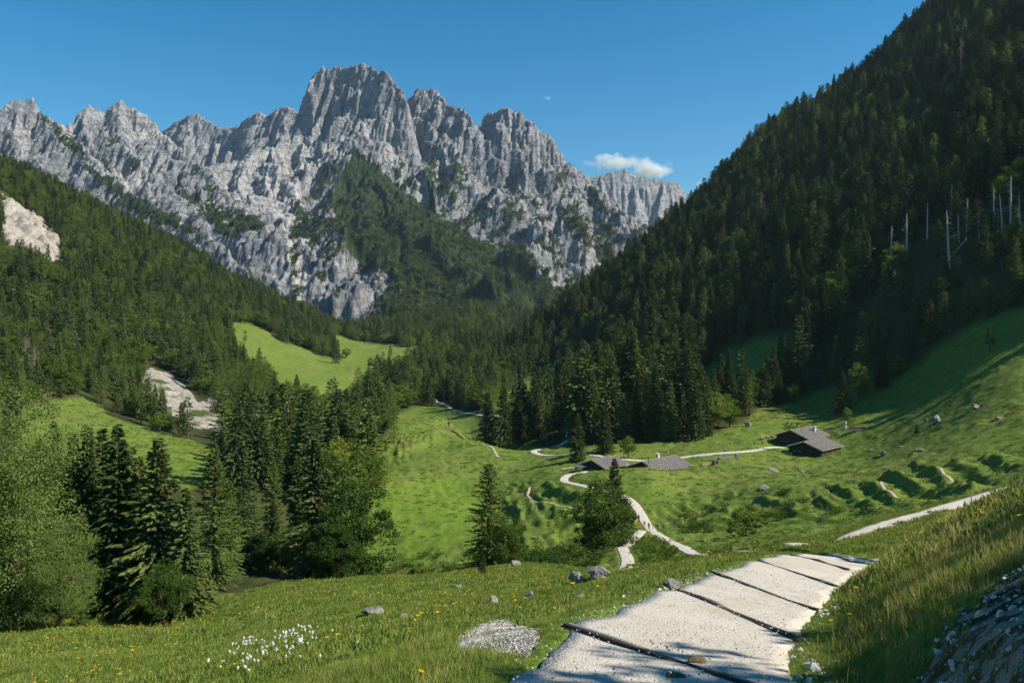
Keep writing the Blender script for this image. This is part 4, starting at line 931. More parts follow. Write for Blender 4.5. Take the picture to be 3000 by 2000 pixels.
for u, Y, vt, l in [(2325, 322, 1232, "dark bush behind the upper hut roof"), (2640, 250, 1284, "low bush beside the lone spruce on the right meadow"), (1620, 268, 1372, "low bush left of the wooden trough"), (2020, 330, 1272, "grassy bush at the edge of the grove"), (2180, 158, 1490, "dark scrub bush at the stream bank"),
                    (1990, 47, 1620, "leafy tuft on the brow left of the path"), (1900, 165, 1590, "low scrub between the two path arms"), (690, 70, 1792, "small scrub tuft on the near meadow"), (1850, 72, 1650, "young growth behind the grey boulder"), (1370, 96, 1660, "shrub at the foot of the lone larch"), (1580, 150, 1610, "shrub overhanging the shaded stream"), (1650, 158, 1600, "shrub on the far side of the shaded stream"),
                    (1110, 130, 1640, "shrub at the lower edge of the round broadleaf tree")]:
    feature('bush', hash(l) % 2 if False else len(l) % 2, u, Y, vt, l, 1.3)
feature('spruce_near', 0, 410, 95, 1330, "dark spruce closing the gap in the left row", 1.3)
feature('spruce_near', 2, 700, 125, 1420, "shaded spruce left of the dark hollow", 1.35)
feature('broad_near', 0, 760, 122, 1560, "shaded leafy tree in the dark hollow", 1.2)
feature('broad_near', 1, 850, 125, 1540, "second shaded leafy tree in the dark hollow", 1.2)
feature('spruce_near', 1, 800, 132, 1460, "shaded spruce in the middle of the dark hollow", 1.3)
feature('broad_near', 1, 1590, 148, 1592, "shrubby tree shading the stream hollow", 1.6)  # this and the next three trees are added to deepen the hollow's shade
feature('broad_near', 0, 1670, 154, 1588, "second shrubby tree shading the stream hollow", 1.5)
feature('broad_near', 1, 1330, 138, 1640, "low shrubby tree added for shade left of the lone larch", 1.6)
feature('broad_near', 0, 1230, 134, 1662, "low shrubby tree added for shade at the left end of the stream hollow", 1.5)
# dead trees on the right slope: trunk pixel, top row, foot row
snags = [(2910, 556, 700), (2961, 520, 655), (2938, 577, 690), (2989, 566, 660), (2830, 587, 705), (2787, 546, 650), (2810, 628, 710), (2782, 622, 790), (2657, 633, 765), (2609, 668, 790), (2869, 628, 700), (2716, 600, 700), (2520, 740, 800), (2640, 560, 640)]
for i, (u, vt, vb) in enumerate(sorted(snags)):
    g = hit(u, vb, 250); h = (vb - vt) / F * g[1] * 1.05
    plant('snag', i, g[0], g[1], h, i * 1.3, "bare bleached dead trunk on the right slope, %s counting from the valley side" % nth[i], "bleached dead trunks on the right slope", 1.7, tilt=(0.04 * math.sin(i * 2.1), 0.05 * math.cos(i * 1.7)))
    TREEPOS.append((g[0], g[1]))
for i, (u, vt, vb, l) in enumerate([(2815, 110, 232, "purplish grey dead spruce high on the right slope"), (2785, 170, 250, "smaller grey dead spruce high on the right slope"), (2232, 560, 680, "purplish grey dead spruce low on the right slope towards the mountains"), (2205, 550, 640, "thin grey dead spruce top near the lower slope ridge"), (545, 830, 905, "pale dead tree among the green trees of the left slope"), (75, 985, 1120, "grey dead trunks standing at the left meadow edge"), (100, 1010, 1130, "second grey dead trunk at the left meadow edge"), (555, 735, 790, "bare pale stem high on the left slope")]):
    g = hit(u, vb, 250); plant('greytree', i, g[0], g[1], (vb - vt) / F * g[1], i, l, "grey dead trees", 1.1); TREEPOS.append((g[0], g[1]))
# fallen bleached log among the snags
a = hit(2765, 782, 250); b = hit(2832, 705, 250); m = MB(); m.tube([a + (0, -2, 1.6), (a + b) / 2 + (0, -2, 2.0), b + (0, -2, 1.8)], [0.42, 0.36, 0.2], 7)
link("fallen_log", m.mesh("fallen_log", [M_DEAD]), label="long bleached log fallen across the right slope among dead trunks", cat="log")

# trees out of the picture to the right whose shade falls on the bank and the path
SH = SDIR.to_2d().normalized(); TE = math.tan(SUN_EL)
for i, (bx, by, t) in enumerate([(4.0, 6.3, 11), (5.4, 8.8, 11), (7.2, 11.2, 11), (9.3, 14.0, 11), (11.8, 17.2, 11), (14.2, 20.0, 11), (6.2, 10.0, 14), (8.4, 12.6, 14), (10.6, 15.6, 14), (13.0, 18.6, 14), (4.8, 7.4, 14), (3.4, 4.6, 12), (16.2, 22.5, 11), (12.6, 31.5, 14), (9.0, 37.5, 20), (-3.6, 8.3, 22), (-1.2, 7.9, 21), (1.4, 7.2, 18)]):
    x = bx + SH.x * t; y = by + SH.y * t; z0 = float(H(x, max(y, 0.5))) - 0.3
    h = max(3.0, float(H(bx, by)) + TE * t - z0) * 0.81
    plant('broad', i, x, y, h, i * 0.9, "broadleaf tree just outside the picture beyond the near bank", "trees outside the picture on the right", min(1.6, max(0.9, 9 / h)), z=z0)

# ------------------------------------------------------------------ woods
print("trees: woods")
cand = []
step = 6.9
xs = np.arange(-1150, 1150, step); ys = np.arange(150, 1950, step); gx, gy = np.meshgrid(xs, ys)
gx = (gx + rng.uniform(-.46, .46, gx.shape) * step).ravel(); gy = (gy + rng.uniform(-.46, .46, gy.shape) * step).ravel()
m = (gx / gy > -0.74) & (gx / gy < 0.95); gx = gx[m]; gy = gy[m]; gz = H(gx, gy)
bare_c, mead_c, _ = zone_fields(gx, gy, gz); u, v = pix(gx, gy, gz); r = np.hypot(gx, gy)
dens = fbm(gx / 55, gy / 55, 3, 501)
keep = ~mead_c & (bare_c < 0.3) & (rng.uniform(size=len(gx)) < np.clip(np.where(gx < 0, 0.86, 0.66) + 0.8 * dens, 0.15, 1)) & ~((r < 300) & (gx > 0)) & ~(r < 105)
keep &= ~((gx < 0) & (gy < 300) & (u < 640)) & ~((gx < 0) & (gy < 215) & (u >= 640)) & ~inpoly(u, v, [(430, 1075), (480, 1075), (600, 1170), (700, 1290), (690, 1350), (600, 1330), (500, 1240), (420, 1180)])
# clearing with the dead trunks
keep &= ~(inpoly(u, v, [(2560, 800), (2640, 690), (2760, 640), (3050, 600), (3050, 720), (2850, 730), (2780, 810), (2650, 850)]) & (rng.uniform(size=len(u)) < 0.72) & (gx > 100))
keep &= ~(inpoly(u, v, [(2300, 560), (2480, 470), (2640, 330), (2760, 250), (2790, 300), (2640, 460), (2480, 560), (2360, 620)]) & (rng.uniform(size=len(u)) < 0.55) & (gx > 100))   # rocky rib
for k, (ln, hw) in PATHS.items():
    if k == 'main': continue
    near = np.zeros(len(gx), bool)
    for p in ln[::6]: near |= (gx - p[0]) ** 2 + (gy - p[1]) ** 2 < 36
    keep &= ~near
# sparse trees in the clearings and at the meadow fringes
fr = mead_c & (r > 330) & (rng.uniform(size=len(gx)) < np.where((u > 2300) & (v < 1110), 0.035, 0.006)) & (bare_c < .3); keep |= fr
gx, gy, gz, u, v, r, dens = [q[keep] for q in (gx, gy, gz, u, v, r, dens)]
tp = np.array(TREEPOS); ok = np.ones(len(gx), bool)
for p in tp: ok &= (gx - p[0]) ** 2 + (gy - p[1]) ** 2 > 14
gx, gy, gz, u, v, r, dens = [q[ok] for q in (gx, gy, gz, u, v, r, dens)]
n = len(gx); left = gx < 0
sel = rng.uniform(size=n); mixn = fbm(gx / 70, gy / 70, 3, 511); mixl = fbm(gx / 90, gy / 90, 3, 517)
kind = np.full(n, 0)
kind[(sel < np.where(left, 0.36, 0.09) + 0.6 * np.maximum(0, mixn) * np.where(left, 1, 0.5))] = 2
kind[(sel > 0.87 - 0.5 * np.maximum(0, mixl) * left) & (kind == 0)] = 1
birch = left & inpoly(u, v, [(700, 1080), (900, 1100), (1000, 1200), (950, 1300), (750, 1280), (660, 1180)]) & (sel < 0.75); kind[birch] = 2
ht = np.where(kind == 2, rng.uniform(9, 17, n), rng.triangular(9, 20, 31, n)) * (1 + 0.22 * fbm(gx / 40, gy / 40, 2, 521))
ht *= np.where(~left & (r < 430) & (u > 2150), 0.72, 1.0)
ht *= np.where(left & (r < 330), 1.12, 1.0) * np.where(~left & (r > 330), 1.08, 1.0)
ht *= np.where(left & (v < 760), 0.8, 1.0) * np.where(left & (u > 640) & (u < 1010) & (gy > 430) & (gy < 720), 0.62, 1.0) * np.where(left & (u < 640) & (gy < 520), 0.7, 1.0)
app = ht * F / gy
# what the ground in front does not hide
cm = np.maximum.accumulate(GZ / np.hypot(GX, GY), axis=0)
ti = np.clip(np.searchsorted(TH, np.arctan2(gx, gy)), 0, len(TH) - 1); rj = np.clip(np.searchsorted(RR, r) - 2, 0, len(RR) - 1)
vis = ((gz + ht) / r > cm[rj, ti] + 0.002) & (np.abs(gx / gy) < 0.66)
single = np.zeros(n, bool)
for k, lim in ((0, 230), (1, 110), (2, 150)):
    q = np.nonzero((kind == k) & vis)[0]; q = q[np.argsort(-app[q])][:lim]; single[q] = True
KN = ['spruce', 'larch', 'broad']
LAND_R = [(1560, "at the valley mouth"), (1690, "behind the hump's trail"), (1830, "above the small hut"), (2020, "above the long low hut"), (2200, "above the paddock posts"), (2330, "left above the upper huts"), (2480, "right above the upper huts"), (2640, "below the first dead trunks"), (2800, "among the dead trunks"), (9999, "on the right picture edge")]
LAND_L = [(150, "below the left rock outcrop"), (300, "above the left meadow"), (430, "left of the pale scree"), (560, "above the pale scree"), (680, "right of the pale scree"), (780, "behind the log pile clearing"), (860, "below the sloping far meadow"), (940, "behind the drooping spruce"), (1030, "behind the round dark broadleaf tree"), (9999, "beside the grassy hump")]
ADJ = ["dark spruce", "light green larch", "broadleaf tree"]; PLU = ["spruces", "larches", "broadleaf trees"]
def ordinal(k): return nth[k] if k < len(nth) else "%dth" % (k + 1) if (k + 1) % 10 not in (1, 2, 3) else "%d%s" % (k + 1, ("st", "nd", "rd")[(k + 1) % 10 - 1])
byl = {}
for i in np.nonzero(single)[0]:
    where = next(t for lim, t in (LAND_L if left[i] else LAND_R) if u[i] < lim)
    size = ("short", "medium", "tall")[int(ht[i] > (11, 15, 9)[kind[i]]) + int(ht[i] > (18, 21, 13)[kind[i]])]
    row = "" if left[i] and gy[i] < 330 else (" near the treeline" if v[i] > 960 else (" well up" if v[i] < 850 else " midway up"))
    byl.setdefault(("%s %s %s%s" % (size, ADJ[kind[i]], where, row), "%s %s" % (PLU[kind[i]], where)), []).append(i)
for (lb, gp), mem in byl.items():
    mem.sort(key=lambda i: u[i])
    for k, i in enumerate(mem):
        plant(KN[kind[i]], int(i), gx[i], gy[i], ht[i], rng.uniform(0, 6.28), lb if len(mem) == 1 else "%s, %s from left" % (lb, ordinal(k)), gp, rng.uniform(1.0, 1.4))
wood_meshes = [joined(*TPL['spruce', k], "wood_spruce") for k in range(7)] + [joined(*TPL['larch', k], "wood_larch") for k in range(2)] + [joined(*TPL['broad', k], "wood_broadleaf") for k in range(3)]
for side, nm, lb in ((left, "forest", "mixed forest covering the sunny left slope"), (~left, "forest", "dark spruce forest covering the steep right slope")):
    q = np.nonzero(~single & side & ((gz + ht) / r > cm[rj, ti] - 0.02))[0]; k = kind[q]
    idx = np.where(k == 0, rng.integers(0, 7, len(q)), np.where(k == 1, 7 + rng.integers(0, 2, len(q)), 9 + rng.integers(0, 3, len(q))))
    s = ht[q] / np.where(k == 2, 16.0, H0); wd = s * rng.uniform(1.0, 1.5, len(q))
    rot = np.stack([rng.normal(size=len(q)) * 0.025, rng.normal(size=len(q)) * 0.025, rng.uniform(0, 6.28, len(q))], 1)
    gn_scatter(nm, np.stack([gx[q], gy[q], gz[q] - 0.2], 1), np.stack([wd, wd, s], 1), rot, idx, wood_meshes, lb, "forest")
    print(nm, len(q))
print("single trees", single.sum())
# trees of the wooded spur and the mountain feet
far_tpl = [conifer("far_tree", 300 + k, 10.0, [0.2, 0.24, 0.17][k], 0.02, 11, 5, 3, 1.1, 0.7, M_FARTREE)[0] for k in range(3)] + [broadleaf("far_bush", 310, 6.0, 0.4, 0.1, 16, 8, 1.0, M_FARTREE)[0]]
for ml, lb in ((MT_M, "tiny spruces and dwarf pines on the wooded spur of the main massif"), (MT_L, "tiny trees and dwarf pines on the lower left ridge")):
    xs, ys, h, veg = ml; st = 7.6
    ax, ay = np.meshgrid(np.arange(xs[0], xs[-1], st), np.arange(ys[0], ys[-1], st)); ax = (ax + rng.uniform(-.5, .5, ax.shape) * st).ravel(); ay = (ay + rng.uniform(-.5, .5, ay.shape) * st).ravel()
    i = np.clip(((ax - xs[0]) / (xs[1] - xs[0])).astype(int), 0, len(xs) - 1); j = np.clip(((ay - ys[0]) / (ys[1] - ys[0])).astype(int), 0, len(ys) - 1)
    az = h[j, i]; vg = veg[j, i]; uu, vv = pix(ax, ay, az)
    q = (vg + 0.30 * fbm(ax / 35, ay / 35, 3, 531) + 0.12 * rng.normal(size=len(ax)) > 0.56) & (np.abs(ax / ay) < 0.66) & (vv < 1000)
    ax, ay, az, vv = ax[q], ay[q], az[q], vv[q]
    tall = sstep(560, 720, vv); hh = (4.0 + 12.5 * tall) * rng.uniform(0.6, 1.3, len(ax)); isb = (rng.uniform(size=len(ax)) > 0.25 + 0.65 * tall)
    s = np.where(isb, hh / 6.0 * 0.9, hh / 10.0); wd = np.where(isb, s * 1.7, s * 1.1)
    gn_scatter("mountain_wood", np.stack([ax, ay, az - 0.6], 1), np.stack([wd, wd, s], 1), np.stack([0 * s, 0 * s, rng.uniform(0, 6.28, len(ax))], 1), np.where(isb, 3, rng.integers(0, 3, len(ax))), far_tpl, lb, "forest")
    print("mountain wood", len(ax))
# ------------------------------------------------------------------ huts
def wood_material(name, col, scale=(1, 1, 14)):
    t = NT(name); c = t.coord(); n = t.noise(t.mapv(c, scale), 2.5, 5, 0.7); n2 = t.noise(c, 0.8, 3, 0.6)
    k = t.ramp(n, [(0.25, tuple(x * 0.55 for x in col)), (0.75, tuple(x * 1.35 for x in col))]); k = t.mix(t.math('MULTIPLY', n2, 0.35), k, tuple(x * 0.6 for x in col))
    return t.done(t.principled(k, 0.85, t.bump(n, 0.4, 0.02), 0.2))
M_LOG = wood_material("dark_log_wall", (0.062, 0.045, 0.033)); M_SHINGLE = wood_material("weathered_shingle", (0.125, 0.115, 0.108), (6, 6, 2)); M_GREYWOOD = wood_material("grey_timber", (0.27, 0.245, 0.21), (2, 2, 2)); M_PALEWOOD = wood_material("pale_timber", (0.42, 0.35, 0.25), (2, 2, 2))
M_TAR = wood_material("dark_wet_timber", (0.070, 0.058, 0.050), (3, 3, 3)); M_PLASTER = simple("chimney_plaster", (0.62, 0.60, 0.56), 0.9, 3, 0.15); M_STONE = simple("roof_stone", (0.40, 0.385, 0.36), 0.9, 5, 0.3); M_BLACK = simple("black_handle_slot_shade", (0.012, 0.011, 0.010), 0.9)
M_GLASS = NT("window_glass"); _g = M_GLASS.N("ShaderNodeBsdfPrincipled"); _g.inputs["Base Color"].default_value = (0.03, 0.035, 0.04, 1); _g.inputs["Roughness"].default_value = 0.08; M_GLASS = M_GLASS.done(_g.outputs[0])

def hut(label, ax, ay, az, ang, L, hw, drop, wall_h, chimney=None, porch=False, seed=0):
    """ridge starts at (ax, ay, az), runs L metres along ang; local x = ridge, y = across, z = 0 at the ground"""
    rg = random.Random(seed); z0 = az - wall_h - drop
    r = link("wooden_hut", None, None, (ax, ay, z0), (0, 0, ang), None, label, "hut", "shingle roofed huts on the alp")
    zr = wall_h + drop; ov = 0.9; sl = drop / hw; pitch = math.atan(sl); wx0, wx1, wy = 1.0, L - 0.8, hw - 1.0
    def wall(nm, fn, mat=M_LOG):
        m = MB(); fn(m); return link("wall", m.mesh(nm, [mat]), r)
    nlog = 9; lh = wall_h / nlog * 1.0
    def long_wall(y):
        def f(m):
            top = wall_h + (hw - wy) * sl
            k = int(top / 0.3)
            for i in range(k): m.box(((wx0 + wx1) / 2, y + rg.uniform(-.015, .015), -0.6 + (i + 0.5) * (top + 0.6) / k), (wx1 - wx0, 0.26, (top + 0.6) / k - 0.02))
        return f
    def gable(x):
        def f(m):
            k = int((zr + 0.6) / 0.3)
            for i in range(k):
                z = -0.6 + (i + 0.5) * (zr + 0.6) / k; half = wy if z < wall_h + (hw - wy) * sl else max(0.0, (zr - z) / sl - 0.15)
                if half > 0.15: m.box((x + rg.uniform(-.015, .015), 0, z), (0.26, 2 * min(half, wy), (zr + 0.6) / k - 0.02))
        return f
    w_near = wall("hut_wall", gable(wx0)); wall("hut_wall", gable(wx1)); wall("hut_wall", long_wall(-wy)); wall("hut_wall", long_wall(wy))
    roof = link("roof", None, r)
    for s in (-1, 1):
        # shingle courses, slightly stepped
        m = MB(); nco = 22; n = np.array([0, s * math.sin(pitch), math.cos(pitch)]); dn = np.array([0, s * math.cos(pitch), -math.sin(pitch)]); Ls = hw / math.cos(pitch)
        for i in range(nco):
            a = i * Ls / nco; c = np.array([L / 2, 0, zr]) + dn * (a + Ls / nco * 0.55) + n * 0.06
            x = 0.0
            while x < L:
                wd = min(L - x, rg.uniform(0.9, 2.2)); tilt = math.atan(0.05 / (Ls / nco))
                d2 = dn * math.cos(tilt) + n * math.sin(tilt) * 0.6; n2 = np.cross(d2, (1, 0, 0)) if s < 0 else np.cross((1, 0, 0), d2); n2 = n2 * (1 if n2[2] > 0 else -1)
                m.box(c + np.array([x + wd / 2 - L / 2, 0, rg.uniform(-.012, .012)]), (wd - 0.02, Ls / nco * 1.3, 0.05), rot=np.stack([(1, 0, 0), d2, n2], 1)); x += wd
        link("roof_slope", m.mesh("roof_slope", [M_SHINGLE]), roof)
        st = MB(); nb = max(5, int(hw / 1.05))
        for i in range(nb + 1):
            p = np.array([0, 0, zr]) + dn * (0.35 + i * (Ls - 0.55) / nb) + n * 0.17
            b = MB(); b.tube([p + (-0.15, 0, 0), p + (L / 2, 0, rg.uniform(-.02, .02)), p + (L + 0.15, 0, 0)], 0.075, 6); link("batten", b.mesh("batten", [M_GREYWOOD]), roof)
            x = 0.4
            while x < L - 0.2:
                q = p + np.array([x, 0, 0]) - dn * 0.2 + n * 0.05; sz = rg.uniform(0.22, 0.36)
                st.box(q, (sz * 1.3, sz, sz * 0.7), rot=Matrix.Rotation(rg.uniform(0, 3), 3, 'Z'), taper=0.65); x += rg.uniform(0.55, 1.1)
        so = link("roof_stones", st.mesh("roof_stones", [M_STONE]), roof); so["kind"] = "stuff"
        for x in (-0.08, L + 0.08):
            b = MB(); b.beam(np.array([x, 0, zr]) + n * 0.03, np.array([x, 0, zr]) + dn * (Ls + 0.1) + n * 0.03, 0.1, 0.26, up=n); link("verge_board", b.mesh("verge_board", [M_PALEWOOD]), roof)
        b = MB(); b.tube([np.array([0, 0, zr]) + dn * Ls + n * 0.02, np.array([L, 0, zr]) + dn * Ls + n * 0.02], 0.09, 6); link("gutter", b.mesh("gutter", [M_PALEWOOD]), roof)
    b = MB(); b.beam((-0.2, 0, zr + 0.14), (L + 0.2, 0, zr + 0.14), 0.34, 0.12); link("ridge_board", b.mesh("ridge_board", [M_GREYWOOD]), roof)
    for yy in (-wy * 0.55, 0, wy * 0.55):
        b = MB(); z = zr - abs(yy) * sl - 0.22; b.beam((-0.05, yy, z), (wx0 + 0.3, yy, z), 0.2, 0.2); link("purlin", b.mesh("purlin", [M_GREYWOOD]), roof)
    # door and windows in the near gable, small windows on the sunny side
    d = MB(); d.box((wx0 - 0.15, -wy * 0.25, 0.95), (0.06, 1.1, 1.9)); dr = link("door", d.mesh("door", [M_TAR]), r)
    h = MB(); h.box((wx0 - 0.2, -wy * 0.25 + 0.4, 1.0), (0.05, 0.06, 0.16)); link("handle", h.mesh("handle", [M_BLACK]), dr)
    for wyy in (wy * 0.3, wy * 0.65):
        f = MB(); f.box((wx0 - 0.16, wyy, 1.5), (0.07, 0.86, 0.72)); wf = link("window", f.mesh("window_frame", [M_PALEWOOD]), r)
        p = MB(); p.box((wx0 - 0.205, wyy, 1.5), (0.03, 0.66, 0.52)); link("pane", p.mesh("pane", [M_GLASS]), wf)
    for xx in (L * 0.3, L * 0.55, L * 0.78):
        f = MB(); f.box((xx, -wy - 0.16, wall_h * 0.55), (0.8, 0.07, 0.62)); wf = link("window", f.mesh("window_frame", [M_PALEWOOD]), r)
        p = MB(); p.box((xx, -wy - 0.205, wall_h * 0.55), (0.6, 0.03, 0.44)); link("pane", p.mesh("pane", [M_GLASS]), wf)
    if chimney:
        cx_, cy_ = chimney; zc = zr - abs(cy_) * sl; m = MB(); m.box((cx_, cy_, zc + 0.55), (0.85, 0.85, 2.0)); ch = link("chimney", m.mesh("chimney", [M_PLASTER]), roof)
        m = MB(); m.box((cx_, cy_, zc + 1.95), (1.15, 1.15, 0.12), m=0)
        for sx in (-.32, .32):
            for sy in (-.32, .32): m.box((cx_ + sx, cy_ + sy, zc + 1.71), (0.14, 0.14, 0.36), m=0)
        link("chimney_cap", m.mesh("chimney_cap", [M_PLASTER]), roof)
    if porch:
        for k in range(4):
            m = MB(); x = -0.2 - k * 0.0; yy = wy * 0.35 + k * 0.55
            m.tube([(-3.0 if k % 2 else -1.6, yy + 0.6, -0.8), (-3.0 if k % 2 else -1.6, yy + 0.6, wall_h - 0.1)], 0.09, 6); link("porch_post", m.mesh("porch_post", [M_GREYWOOD]), r)
        m = MB(); m.box((-1.5, wy * 0.35 + 1.3, wall_h + 0.1), (3.6, 3.4, 0.1), rot=Matrix.Rotation(-0.12, 3, 'Y')); link("porch_roof", m.mesh("porch_roof", [M_SHINGLE]), r)
        for zz in (0.7, 1.3):
            m = MB(); m.beam((-3.0, wy * 0.35, zz), (-3.0, wy * 0.35 + 2.6, zz), 0.06, 0.12); link("porch_rail", m.mesh("porch_rail", [M_GREYWOOD]), r)
    return r
A43 = math.atan2(12, 12.9)
hut("long low hut with stone weighted shingle roof and white chimney behind the knoll", 40.8, 250, -43.1, A43, 18, 7.4, 2.9, 2.5, chimney=(11.5, 2.5), seed=1)
hut("small hut with an open porch at its left end left of the round tree", 25.4, 254, -43.3, A43, 12, 5.7, 2.1, 2.4, porch=True, seed=2)
hut("upper hut of the pair with a chimney beside the gravel yard", 104.9, 300, -39.9, A43, 17.5, 7.1, 2.7, 3.2, chimney=(12.5, -3.3), seed=3)
hut("lower hut of the pair standing in front of the upper one", 104.2, 284.5, -42.0, A43, 17, 7.0, 2.5, 2.7, seed=4)
pl_ = P(1900, 1372, 249); m = MB(); m.tube([(pl_[0], pl_[1], -48), (pl_[0], pl_[1], -41.4)], 0.09, 6); link("pole", m.mesh("pole", [simple("red_pole", (0.22, 0.06, 0.04))]), label="thin red brown pole standing before the low hut gable", cat="pole")

# ------------------------------------------------------------------ fences, railings
def gz(x, y): return float(H(x, y))
def fence(label, pix_pts, dist, ph=1.15, rails=(), pr=0.07, group="wooden post fences on the alp"):
    p3 = [P(u, 1300, d) for (u, d) in zip(pix_pts, dist)]
    o = link("post_fence", None, None, (p3[0][0], p3[0][1], gz(p3[0][0], p3[0][1])), None, None, label, "fence", group)
    org = np.array(o.location)
    tops = []
    for i, p in enumerate(p3):
        z = gz(p[0], p[1]); b = np.array([p[0], p[1], z]) - org; lean = np.array([random.uniform(-.08, .08), random.uniform(-.08, .08), 0]); hh = ph * random.uniform(0.85, 1.15)
        m = MB(); m.tube([b - (0, 0, 0.4), b + lean + (0, 0, hh)], [pr, pr * 0.85], 6); link("post", m.mesh("post", [M_GREYWOOD]), o); tops.append((b, b + lean + np.array([0, 0, hh])))
    for f, w_ in rails:
        for (a0, a1), (b0, b1) in zip(tops[:-1], tops[1:]):
            m = MB(); m.beam(a0 + (a1 - a0) * f, b0 + (b1 - b0) * f, w_, w_ * 1.4); link("rail", m.mesh("rail", [M_GREYWOOD]), o)
    return o
def lerp_list(a, b, n): return list(np.linspace(a, b, n))
fence("row of short posts along the upper side of the valley track", lerp_list(1990, 2200, 10), lerp_list(296, 300, 10))
fence("back row of paddock posts running up towards the grove", lerp_list(1985, 2160, 12), lerp_list(304, 330, 12), 1.3)
fence("two railed paddock fence right of the track", lerp_list(2148, 2196, 4), lerp_list(297, 296, 4), 1.3, ((0.5, 0.06), (0.9, 0.06)))
fence("railing along the yard below the upper hut", lerp_list(2208, 2318, 9), lerp_list(289, 284, 9), 1.1, ((0.55, 0.06), (0.95, 0.07)))
fence("leaning posts along the scrubby stream bank", [2228, 2270, 2315, 2362, 2403, 2433, 2450], [196, 190, 192, 191, 190, 184, 178], 1.4)
fence("few posts stepping down the stream bank", [2440, 2425, 2415, 2195, 2150], [176, 168, 162, 172, 175], 1.4)
rl = fence("pale wooden handrail beside the stream crossing", [1815, 1832, 1850, 1868], [181, 184, 188, 192], 1.25, ((0.55, 0.09), (0.98, 0.1)), 0.08, "handrails")
for ch in rl.children:
    ch.data.materials[0] = M_PALEWOOD
fence("short posts on the far side of the stream crossing", [1935, 1950, 1968], [190, 186, 183], 0.9, ((0.9, 0.08),), 0.08, "handrails")

# ------------------------------------------------------------------ timber bars across the near path
def on_path(u, v):
    a = (u - 1500) / F; Y = 4666.0 / (v - 1482.0); return np.array([a * Y, Y])
lnm = PATHS['main'][0]; zm = PZ['main']
def pathz(x, y):
    i = np.argmin((lnm[:, 0] - x) ** 2 + (lnm[:, 1] - y) ** 2); return zm[i]
bars = [((1660, 1862), (2268, 2012), "nearest"), ((1985, 1748), (2352, 1852), "second nearest"), ((2085, 1694), (2400, 1768), "third"), ((2225, 1660), (2452, 1702), "fourth"), ((2318, 1636), (2485, 1662), "fifth"), ((2408, 1616), (2530, 1636), "farthest")]
for (a, b, wd) in bars:
    pa, pb = on_path(*a), on_path(*b); za, zb = pathz(*pa), pathz(*pb); mid = (pa + pb) / 2
    d = pb - pa; d /= np.linalg.norm(d); nrm = np.array([-d[1], d[0]])
    r = link("timber_bar", None, None, (mid[0], mid[1], (za + zb) / 2), None, None, "%s dark timber drainage bar across the pale gravel path" % wd, "timber bar", "timber bars across the path")
    for s in (-1, 1):
        m = MB(); o3 = nrm * 0.042 * s; wob = random.uniform(-.015, .015)
        pts = [np.array([*(pa + (pb - pa) * f + o3 - mid), pathz(*(pa + (pb - pa) * f)) + 0.05 * (1 - 0.6 * (2 * f - 1) ** 2) - (za + zb) / 2 - 0.05 + wob + random.uniform(-.006, .006)]) for f in np.linspace(0, 1, 7)]
        for p, q in zip(pts[:-1], pts[1:]): m.beam(p, q, 0.05, 0.12)
        link("timber", m.mesh("timber", [M_TAR if s < 0 else M_GREYWOOD]), r)
    m = MB(); p = [np.array([*(pa + (pb - pa) * f - mid), pathz(*(pa + (pb - pa) * f)) + 0.05 * (1 - 0.6 * (2 * f - 1) ** 2) - (za + zb) / 2 - 0.02]) for f in np.linspace(0, 1, 5)]; [m.beam(c, d_, 0.034, 0.06) for c, d_ in zip(p[:-1], p[1:])]; link("gutter", m.mesh("gutter", [M_BLACK]), r)  # black strip fills the slot between the timbers in place of its shade

M_DUNG = simple("dry_dung", (0.16, 0.115, 0.06), 0.95, 9, 0.4)
for (u, v, l) in [(2038, 1942, "brown dung heap on the path beyond the nearest timber bar"), (1975, 1982, "brown dung heap on the path before the nearest timber bar")]:
    p = on_path(u, v); zc = pathz(*p) + 0.045; bm_ = MB(); rr = np.random.default_rng(int(u))
    ring = [[(p[0] + r_ * math.cos(a) * (1 + 0.25 * math.sin(3 * a + u)), p[1] + r_ * 0.8 * math.sin(a) * (1 + 0.2 * math.cos(2 * a)), zc + h_ + rr.normal() * 0.004) for a in np.linspace(0, 6.283, 14, endpoint=False)] for r_, h_ in ((0.12, -0.01), (0.105, 0.02), (0.07, 0.035), (0.03, 0.042))]
    Vv = [q for rg_ in ring for q in rg_]; Ff = [(i * 14 + k, i * 14 + (k + 1) % 14, (i + 1) * 14 + (k + 1) % 14, (i + 1) * 14 + k) for i in range(3) for k in range(14)] + [tuple(42 + k for k in range(14))]
    bm_.add(Vv, Ff); link("dung_heap", bm_.mesh("dung_heap", [M_DUNG]), label=l, cat="dung")

# ------------------------------------------------------------------ rocks
def rock_mat():
    t = NT("boulder_stone"); c = t.coord(); n = t.noise(c, 2.2, 7, 0.7); n2 = t.noise(c, 7, 5, 0.7)
    g = t.ramp(n, [(0.3, (0.11, 0.105, 0.092)), (0.5, (0.28, 0.268, 0.24)), (0.7, (0.44, 0.425, 0.385))]); g = t.mix(t.ramp(n2, [(0.35, 0.7), (0.55, 0.0)]), g, (0.075, 0.072, 0.066))
    geo = t.N("ShaderNodeNewGeometry"); sx = t.N("ShaderNodeSeparateXYZ"); t.L(geo.outputs["Normal"], sx.inputs[0])
    ms = t.math('MULTIPLY', t.ramp(sx.outputs[2], [(0.55, 0.0), (0.9, 1.0)]), t.ramp(n, [(0.5, 0.0), (0.62, 0.8)])); g = t.mix(ms, g, (0.07, 0.075, 0.022))
    return t.done(t.principled(g, 0.95, t.bump(n2, 0.6, 0.05, t.bump(n, 0.6, 0.12)), 0.15))
M_BOULDER = rock_mat()
import bmesh
ROCKS = []
